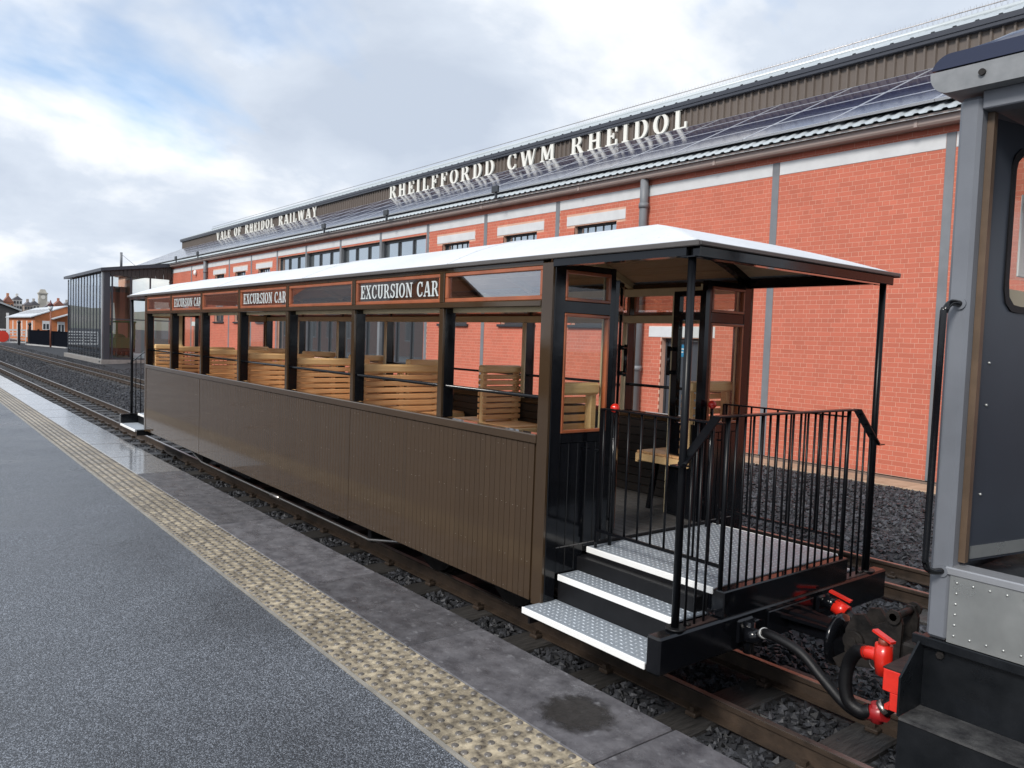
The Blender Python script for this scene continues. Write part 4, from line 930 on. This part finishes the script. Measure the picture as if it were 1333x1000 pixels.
# rounded roof edge
nose = [(-1.232 + .066 * math.cos(t), 2.580 + .066 * math.sin(t)) for t in np.linspace(math.radians(90), math.radians(270), 21)]
low = [p for p in nose if p[1] < 2.597] + [(.72, 2.514), (.72, 2.596)]
upr = [(.72, 2.597), (.72, 2.646)] + [p for p in nose if p[1] >= 2.597] + [(-1.296, 2.597)]
lr = MB().prism(upr[::1], LY - .055, 2 * YC - LY + .055)
prof_r = [(LY - .054, 2.640), (LY - .03, 2.668), (LY + .03, 2.705), (LY + .14, 2.755), (LY + .4, 2.83), (YC, 2.87)]
prof_r += [(2 * YC - y, z) for y, z in prof_r[-2::-1]]; n = len(prof_r)
V = []
for x, k in ((-1.245, .0), (-1.18, .55), (-1.08, .85), (-.95, 1), (.72, 1)): V += [(x, y, 2.640 + (z - 2.640) * k) for y, z in prof_r]
lr.add(V, [(i * n + j + 1, i * n + j, (i + 1) * n + j, (i + 1) * n + j + 1) for i in range(4) for j in range(n - 1)], True)
lr = lr.build('cab_roof', navy, loco)
MB().prism(low, LY - .056, 2 * YC - LY + .056).build('roof_edge_band', lroof, lr)
MB().disc((-1.13, LY - .060, 2.556), (0, 1, 0), .011, .012, 12).build('bolt', grimy, lr)
# open door with a rounded window, folded back inside
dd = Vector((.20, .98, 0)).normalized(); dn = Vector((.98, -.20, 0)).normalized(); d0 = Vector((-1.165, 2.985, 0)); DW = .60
cxw, czw, hw, hh_, rr = .335, 2.075, .205, .285, .07
ang = sorted({round(2 * PI * k / 48, 6) for k in range(48)} | {round(math.atan2(b, a) % (2 * PI), 6) for a in (-cxw, DW - cxw) for b in (.89 - czw, 2.445 - czw)})
def ray_rect(a, x0, x1, z0, z1):
    c, s = math.cos(a), math.sin(a); t = 1e9
    if c > 1e-9: t = min(t, x1 / c)
    if c < -1e-9: t = min(t, x0 / c)
    if s > 1e-9: t = min(t, z1 / s)
    if s < -1e-9: t = min(t, z0 / s)
    return c * t, s * t
def rounded(a, hx, hz, r):
    x, z = ray_rect(a, -hx, hx, -hz, hz)
    if abs(x) > hx - r and abs(z) > hz - r:
        cx, cz = math.copysign(hx - r, x), math.copysign(hz - r, z); c, s = math.cos(a), math.sin(a)
        b = c * cx + s * cz; q = b * b - (cx * cx + cz * cz - r * r); t = b + math.sqrt(max(q, 0)); return c * t, s * t
    return x, z
def dp(w, z, k): v = d0 + dd * w + dn * k; return (v.x, v.y, z)
mb = MB(); I = [rounded(a, hw, hh_, rr) for a in ang]; O = [ray_rect(a, -cxw, DW - cxw, .89 - czw, 2.445 - czw) for a in ang]; n = len(ang)
V = [dp(cxw + x, czw + z, k) for k in (-.015, .015) for L in (I, O) for x, z in L]
F = []
for i in range(n):
    j = (i + 1) % n
    F += [(2 * n + i, 3 * n + i, 3 * n + j, 2 * n + j), (j, n + j, n + i, i), (i, 2 * n + i, 2 * n + j, j), (n + j, 3 * n + j, 3 * n + i, n + i)]
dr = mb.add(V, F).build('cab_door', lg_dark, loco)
I2 = [rounded(a, hw - .016, hh_ - .016, rr - .01) for a in ang]; I3 = [rounded(a, hw + .008, hh_ + .008, rr + .004) for a in ang]
V = [dp(cxw + x, czw + z, k) for k in (.0155, .021) for L in (I2, I3) for x, z in L]
F = [f for i in range(n) for j in ((i + 1) % n,) for f in ((2 * n + i, 3 * n + i, 3 * n + j, 2 * n + j), (j, n + j, n + i, i), (i, 2 * n + i, 2 * n + j, j), (n + j, 3 * n + j, 3 * n + i, n + i))]
MB().add(V, F).build('window_seal', rubber, dr)
MB().add([dp(cxw + x, czw + z, .004) for x, z in I], [tuple(range(n))]).build('pane', cglass, dr)
MB().add([dp(w, z, k) for w in (.03, DW) for z in (.90, .945) for k in (.016, .02)], [(0, 1, 3, 2), (4, 6, 7, 5), (0, 4, 5, 1), (2, 3, 7, 6), (0, 2, 6, 4), (1, 5, 7, 3)]).build('kick_strip', alu, dr)
sb = MB()
for zq in (1.13, 1.45, 1.60): sb.sphere(dp(.07, zq, .016), .006, 8, 5)
sb.build('door_screws', alu, dr)
hr = MB().tube(smooth_path([(-1.175, LY + .0, 1.80), (-1.185, LY - .05, 1.80), (-1.192, LY - .075, 1.77), (-1.195, LY - .08, 1.70), (-1.200, LY - .08, 1.0), (-1.200, LY - .075, .90), (-1.19, LY - .05, .872), (-1.175, LY, .868)], 6), .0115, 12).build('handrail', black, loco)
MB().disc((-1.175, LY - .004, 1.80), (0, 1, 0), .02, .008, 12).disc((-1.175, LY - .004, .868), (0, 1, 0), .02, .008, 12).build('handrail_boss', lg, hr)
# footstep recess in the frame side
MB().box(-1.228, .6, 2.735, 2.898, .352, .362).build('footstep', mat('worn_step', (.022, .022, .024), .4, col2=(.07, .07, .07), vscale=18, bump=.4, bscale=30), loco)
MB().prism_y([(2.735, .3625), (2.898, .3625), (2.898, .6), (2.868, .602), (2.735, .50)], -1.236, -1.228).build('step_gusset', lblack, loco)
MB().box(-1.232, .6, 2.742, 2.752, -.06, .3515).box(-1.232, -1.224, 2.7525, 2.899, -.06, .3515).build('lower_step_plate', lblack, loco)
for x, zq in ((-1.17, .565), (-.86, .545)): MB().disc((x, 2.895, zq), (0, 1, 0), .014, .014, 6).build('frame_bolt', grimy, loco)
# front of the frame: red bracket, cock, hoses, coupling
MB().box(-1.345, -1.262, 2.85, 3.05, .385, .468, .003).box(-1.318, -1.263, 2.852, 3.04, .318, .3848, .003).box(-1.335, -1.3185, 2.853, 2.9, .318, .335).build('red_bracket', red_paint, loco)
box('bracket_top', grimy, loco, -1.346, -1.262, 2.851, 3.06, .4685, .474)
ck = MB().tube([(-1.475, 3.12, .33), (-1.475, 3.12, .38), (-1.475, 3.12, .40), (-1.475, 3.12, .455)], [.026, .034, .036, .033], 12).tube([(-1.475, 3.12, .405), (-1.54, 3.14, .395), (-1.56, 3.145, .385)], [.028, .026, .03], 12).tube([(-1.475, 3.12, .36), (-1.40, 3.12, .36), (-1.26, 3.12, .36)], .026, 12).build('red_cock', red_paint, loco)
MB().disc((-1.475, 3.12, .465), (0, 0, 1), .022, .022, 6).build('cock_nut', mat('rusty_red', (.22, .05, .03), .5), ck)
MB().bar((-1.52, 3.13, .497), (-1.43, 3.10, .478), .028, .010).build('tap_handle', red_paint, ck)
MB().tube(smooth_path([(-1.545, 3.14, .39), (-1.605, 3.17, .372), (-1.655, 3.2, .30), (-1.668, 3.2, .21), (-1.65, 3.2, .135), (-1.60, 3.21, .105), (-1.56, 3.22, .12)], 8), .028, 14).build('brake_hose', rubber, loco)
MB().tube([(-1.585, 3.235, .10), (-1.50, 3.22, .13)], .034, 12).tube([(-1.535, 3.225, .08), (-1.535, 3.225, .16)], .026, 10).build('hose_coupling', mat('dark_red_cast', (.30, .015, .018), .32), loco)
MB().tube(smooth_path([(-1.51, 3.22, .14), (-1.46, 3.24, .20), (-1.42, 3.3, .27), (-1.40, 3.4, .32)], 6), .03, 12).build('coupling_pipe', rubber, loco)
MB().tube([(-1.515, 3.22, .145), (-1.50, 3.225, .16)], .034, 12).build('pipe_clip', steel, loco)
mb = MB(); c0 = Vector((-1.585, 3.3, .30))
mb.tube([c0 + Vector((.035 * math.cos(t), 0, .035 * math.sin(t))) for t in np.linspace(0, 2 * PI, 21)], .004, 6, False); mb.build('lock_ring', steel, loco)
mb = MB()
for y in (3.685, 3.845): mb.prism([(-1.935, .15), (-1.87, .09), (-1.78, .11), (-1.67, .16), (-1.665, .36), (-1.685, .412), (-1.72, .412), (-1.745, .35), (-1.81, .31), (-1.85, .355), (-1.90, .34), (-1.935, .26)], y, y + .022)
mb.box(-1.88, -1.66, 3.707, 3.845, .13, .26, .01)
cpl = mb.build('coupler', grimy, loco)
MB().tube([(-1.70, 3.665, .39), (-1.70, 3.89, .39)], .018, 12).disc((-1.70, 3.672, .39), (0, 1, 0), .034, .014, 14).disc((-1.70, 3.88, .39), (0, 1, 0), .034, .014, 14).build('coupling_pin', grimy, cpl)
MB().disc((-1.885, 3.675, .215), (0, 1, 0), .05, .03, 20).disc((-1.885, 3.655, .215), (0, 1, 0), .025, .02, 6).build('pivot_boss', grimy, cpl)
MB().box(-1.655, -1.27, 3.66, 3.89, .14, .29, .012).build('drawbar_housing', grimy, cpl)
MB().box(-1.50, -1.44, 3.64, 3.91, .12, .31, .01).build('housing_band', grimy, cpl)
MB().bar((-1.98, 3.70, .07), (-1.86, 3.70, .17), .02, .05).build('link', grimy, cpl)
for x in (-.55, .8, 2.2):
    for y in (3.455, 4.095): MB().disc((x, y, .06), (0, 1, 0), .31, .07, 28).build('wheel', grimy, loco)
MB().box(.64, 3.3, 3.05, 4.5, .606, 1.75, .06).build('engine_hood', lg, loco)

# ================================================================ FAR END OF THE YARD AND THE TOWN
bf = empty('boarded_fence', (-76.9, 10.3, -.3), 'low black boarded fence between the glass hall and the white crossing gate', 'fence')
fa, fb_ = Vector((-82.5, 9.55, 0)), Vector((-71.3, 11.05, 0)); fd = (fb_ - fa).normalized()
nbd = 70
me = MB(); L = (fb_ - fa).length / nbd
for i in range(nbd):
    a = fa + fd * (L * i + .008); b = fa + fd * (L * (i + 1) - .008)
    MB().bar((a.x, a.y, .42), (b.x, b.y, .42), .035, 1.16).build('fence_board', mat('fence_black', (.006, .0075, .012), .9, spec=.02), bf)
MB().bar((fa.x, fa.y, 1.03), (fb_.x, fb_.y, 1.03), .10, .06).build('top_rail', mat('fence_black', (.01, .012, .018)), bf)
for t in np.linspace(0, 1, 5):
    p = fa + (fb_ - fa) * t; MB().box(p.x - .07, p.x + .07, p.y + .03, p.y + .17, -.3, 1.15).build('post', mat('fence_black', (.01, .012, .018)), bf)
kb = MB().bar((fa.x, fa.y - .12, -.25), (fb_.x, fb_.y - .12, -.25), .16, .14).build('kerb', mat('pale_kerb', (.40, .40, .40), .7)); tag(kb, 'pale kerb along the foot of the black boarded fence', 'kerb')
cg = empty('crossing_gate', (-83, 7, -.3), 'white level crossing gate with round red disc across the tracks', 'gate')
gw = mat('gate_white', (.70, .70, .69), .5)
for zq, t in ((-.1, .14), (.2, .08), (.47, .08), (.74, .08), (1.0, .14)): box('gate_bar', gw, cg, -83.05, -82.95, 2.0, 9.45, zq - t / 2, zq + t / 2)
for y in np.arange(2.0, 9.5, .62): box('gate_upright', gw, cg, -83.04, -82.945, y - .03, y + .03, -.1, 1.0)
MB().disc((-82.88, 7.66, .40), (1, 0, 0), .50, .03, 28).build('red_disc', mat('gate_red', (.62, .04, .02), .45), cg)
for y, zt, nm in ((8.83, 1.55, 'left'), (9.65, 1.4, 'right')):
    gp_ = MB().box(-82.15, -81.95, y - .10, y + .10, -.3, zt, .03).sphere((-82.05, y, zt + .16), .14, 10, 8, (1, 1, 1.3)).build('gate_post', mat('post_black', (.012, .012, .014), .4))
    tag(gp_, 'black gate post with ball finial standing behind the white gate' if nm == 'left' else 'black gate post with ball finial at the end of the boarded fence', 'post')
# station building in orange brick
st = empty('station_building', (-100, 13.7, -.3), 'low orange brick station building with pale solar covered roof', 'building')
ob = mat('orange_brick', (.50, .17, .065), .8, var=.12, vscale=2)
SX0, SX1, SY0, SY1, SE, SA = -111.5, -90.0, 11.0, 16.5, 2.34, 3.42
MB().prism_y([(SY0, -.3), (SY1, -.3), (SY1, SE), (13.75, SA), (SY0, SE)], SX0, SX1).build('wall', ob, st)
for s in (-1, 1):
    ye = SY0 - .35 if s < 0 else SY1 + .35
    z0 = SE - .35 * (SA - SE) / 2.75
    MB().prism_y([(ye, z0 + .03), (13.75 - s * .0, SA + .03), (13.75, SA + .13), (ye, z0 + .13)] if s < 0 else [(13.75, SA + .131), (13.75, SA + .031), (ye, z0 + .03), (ye, z0 + .13)], SX0 - .3, SX1 + .3).build('roof', mat('pale_roof', (.50, .53, .56), .4, var=.1), st)
for i in range(7):
    y0, y1 = 11.6, 12.9; k = (SA - SE) / 2.75; zf = lambda y: SE + (y - SY0) * k + .15
    x = SX0 + 2 + 2.6 * i; MB().add([(x, y0, zf(y0)), (x + 1.5, y0, zf(y0)), (x + 1.5, y1, zf(y1)), (x, y1, zf(y1))], [(0, 1, 2, 3)]).build('solar_panel', pv_m, st)
for y0, y1, z0, z1 in ((11.64, 12.28, 1.05, 1.94), (12.95, 13.6, -.2, 1.9)):
    w = box('window', gw, st, SX1 + .01, SX1 + .05, y0, y1, z0, z1); box('pane', frame_m, w, SX1 + .051, SX1 + .06, y0 + .08, (y0 + y1) / 2 - .04, z0 + .08, z1 - .3); box('pane', frame_m, w, SX1 + .051, SX1 + .06, (y0 + y1) / 2 + .04, y1 - .08, z0 + .08, z1 - .3)
for i in range(5): box('window', gw, st, -91.8 - 4.0 * i, -91.2 - 4.0 * i, SY0 - .05, SY0 - .005, .2, 1.9)
MB().prism_y([(12.4, 2.12), (14.2, 2.78), (14.2, 2.88), (12.4, 2.22)], SX1 + .02, SX1 + 1.8).build('canopy', mat('pale_roof', (.5, .53, .56)), st)
lp = empty('street_lamp', (-75, 10.3, -.3), 'old style street lamp with lantern head behind the black fence', 'lamp')
MB().tube([(-75, 10.3, -.3), (-75, 10.3, 2.75)], [.07, .045], 10).build('post', mat('lamp_post', (.22, .08, .05), .5), lp)
MB().tube([(-75, 10.3, 2.75), (-75, 10.3, 3.15)], [.10, .22], 4).build('lantern', mat('lantern_glass', (.75, .78, .78), .2), lp)
MB().tube([(-75, 10.3, 3.15), (-75, 10.3, 3.42), (-75, 10.3, 3.62)], [.27, .07, .02], 8).build('lantern_cap', mat('cap_dark', (.10, .03, .03), .5), lp)
sh = empty('shed', (-140, 10, -.3), 'dark clad shed with pale sloping roof at the left edge', 'shed')
MB().prism_y([(-3, -.3), (14.0, -.3), (14.0, 3.3), (4, 7.2), (-3, 4.4)], -170, -130).build('wall', mat('shed_dark', (.045, .045, .045), .7, var=.2), sh)
MB().prism_y([(14.3, 3.28), (4, 7.3), (4, 7.55), (14.3, 3.52)], -170.5, -129.6).build('roof', mat('shed_roof', (.35, .37, .38), .4), sh)
box('downpipe', gw, sh, -129.9, -129.6, 12.45, 12.75, -.3, 3.0)
# clock tower and hillside houses
tw = empty('clock_tower', (-600, 77.8, 5), 'pale stone clock tower with domed cap above the town roofs', 'tower')
ts = mat('tower_stone', (.36, .34, .30), .85, var=.12, vscale=.3)
box('shaft', ts, tw, -602.4, -597.6, 75.4, 80.2, 0, 21.3); box('cornice', ts, tw, -602.8, -597.2, 75.0, 80.6, 21.301, 22.1)
MB().add([(-602.2, 75.6, 22.1), (-597.8, 75.6, 22.1), (-597.8, 80.0, 22.1), (-602.2, 80.0, 22.1), (-601.3, 76.5, 24.4), (-598.7, 76.5, 24.4), (-598.7, 79.1, 24.4), (-601.3, 79.1, 24.4)], [(0, 1, 5, 4), (1, 2, 6, 5), (2, 3, 7, 6), (3, 0, 4, 7), (4, 5, 6, 7)]).build('cap', ts, tw)
MB().disc((-597.55, 77.8, 19.2), (1, 0, 0), 1.3, .1, 20).build('clock_face', mat('clock_face', (.62, .60, .55), .7), tw)
MB().disc((-600, 75.35, 19.2), (0, 1, 0), 1.3, .1, 20).build('clock_face', mat('clock_face', (.62, .60, .55), .7), tw)
hcol = [((.40, .38, .35), 'grey rendered'), ((.46, .20, .10), 'orange brick'), ((.62, .61, .58), 'white rendered'), ((.30, .26, .23), 'brown stone'), ((.52, .49, .45), 'pale stone'), ((.42, .16, .10), 'red brick')]
rcol = [(.10, .10, .115), (.22, .09, .06), (.14, .13, .14)]
def house(x, y, w, d, ze, za, c, rcl, label, nwin=3):
    h = empty('town_house', (x, y + w / 2, 0), label, 'house', 'houses of the town on the hillside'); mw = mat('house_wall_%d' % c, hcol[c][0], .85, var=.08, vscale=.2)
    MB().prism([(x - d, 0), (x, 0), (x, ze), (x - d, ze)], y, y + w).build('wall', mw, h)
    MB().prism_y([(y - .3, ze + .01), (y + w / 2, za), (y + w + .3, ze + .01)], x - d, x + .3).build('roof', mat('house_roof_%d' % rcl, rcol[rcl], .7, var=.1, vscale=.3), h)
    for i in range(nwin):
        yy = y + w * (i + .5) / nwin
        for zq in (ze - 2.2, ze - 5.0): box('window', frame_m, h, x + .02, x + .1, yy - .45, yy + .45, zq, zq + 1.4)
    box('chimney', mw, h, x - d / 2, x - d / 2 + 1.0, y + w * .5 - .6, y + w * .5 + .6, za - .8, za + 1.4)
spec = [(-500, 41.5, 5.2, 13.0, 15.2, 3, 0, 'brown stone house with slate roof at the far left of the town'), (-505, 47.2, 4.6, 12.6, 16.4, 1, 1, 'orange brick house with steep gable on the hillside'),
        (-512, 52.4, 4.2, 14.6, 16.6, 2, 0, 'white rendered house with grey roof beside the orange gable'), (-500, 56.2, 4.0, 11.5, 13.6, 3, 2, 'brown house in the row just left of the clock tower'),
        (-520, 61.0, 5.0, 12.4, 14.6, 0, 0, 'grey house with slate roof close left of the clock tower'), (-500, 66.0, 4.0, 11.0, 12.8, 4, 2, 'pale stone house below the clock tower'),
        (-500, 70.6, 4.6, 12.4, 15.0, 5, 1, 'red brick house with red roof right of the clock tower'), (-510, 76.0, 5.0, 12.6, 14.6, 0, 2, 'grey house at the right end of the town row, next to the glass hall')]
for x, y, w, ze, za, c, rcl, lb in spec: house(x, y, w, 9, ze, za, c, rcl, lb)
hm = MB(); N_ = 40; hv = []
for i in range(N_ + 1):
    y = -500 + 1000 * i / N_; top = 17 + 3 * math.sin(i * .9) + 2 * math.sin(i * 2.3 + 1)
    hv += [(-640, y, -1), (-720, y, top * .7), (-800, y, top), (-1300, y, top * .8)]
hm.add(hv, [(i * 4 + j, i * 4 + 4 + j, i * 4 + 5 + j, i * 4 + 1 + j) for i in range(N_) for j in range(3)], True)
hl_ = hm.build('hill', mat('hill_side', (.11, .12, .09), .9, col2=(.17, .155, .14), vscale=.02)); tag(hl_, 'low hazy hillside behind the town roofs', 'hill', kind='structure')

# ================================================================ WHAT THE CARRIAGE GLASS REFLECTS: the far side of the platform
gh = empty('gabled_house', (-40, -15, 0), 'brown brick gabled house across the platform, seen mirrored in the carriage quarterlight', 'house')
hb = mat('house_brick', (.20, .085, .05), .85, var=.15, vscale=2)
MB().prism_y([(-20, -.3), (-12, -.3), (-12, 2.6), (-16, 5.4), (-20, 2.6)][::1], -46, -33.5).build('wall', hb, gh)
for s_ in (-1, 1):
    MB().prism_y([(-16, 5.45), (-16 + s_ * 4.4, 2.37), (-16 + s_ * 4.4, 2.49), (-16, 5.57)] if s_ < 0 else [(-16, 5.452), (-16, 5.572), (-16 + 4.4, 2.49), (-16 + 4.4, 2.37)], -46.3, -33.2).build('roof', mat('house_slate', (.06, .055, .06), .5), gh)
for x in (-44.5, -41.6, -38.6):
    w = box('window', gw, gh, x, x + 1.2, -12.02, -11.97, .9, 2.2); box('pane', frame_m, w, x + .08, x + 1.12, -11.969, -11.96, .98, 2.12)
bw = empty('added_reflection_wall', (-30, -13, 0), 'low brown brick wall, unseen, added for the carriage glass to reflect', 'wall')  # unseen wall, added only to give the carriage glass something to reflect
box('wall', hb, bw, -23.5, 30, -12.6, -12.3, -.3, 1.5); box('coping', band_m, bw, -23.5, 30, -12.65, -12.25, 1.501, 1.6)

rg_ = empty('brick_range', (-62, -16, 0), 'long red brick range across the platform, mirrored in the far quarterlights', 'building')
rb = mat('range_brick', (.44, .15, .09), .85, var=.12, vscale=2)
MB().prism_y([(-22, -.3), (-13, -.3), (-13, 5.2), (-17.5, 7.6), (-22, 5.2)], -104, -50).build('wall', rb, rg_)
MB().prism_y([(-17.5, 7.62), (-17.5, 7.74), (-12.6, 5.1), (-12.6, 4.98)], -104.3, -49.7).build('roof', mat('house_slate', (.06, .055, .06)), rg_)
for i in range(12):
    x = -101 + 4.2 * i; w = box('window', gw, rg_, x, x + 1.4, -13.02, -12.96, 1.2, 3.4); box('pane', frame_m, w, x + .08, x + 1.32, -12.959, -12.95, 1.28, 3.32)
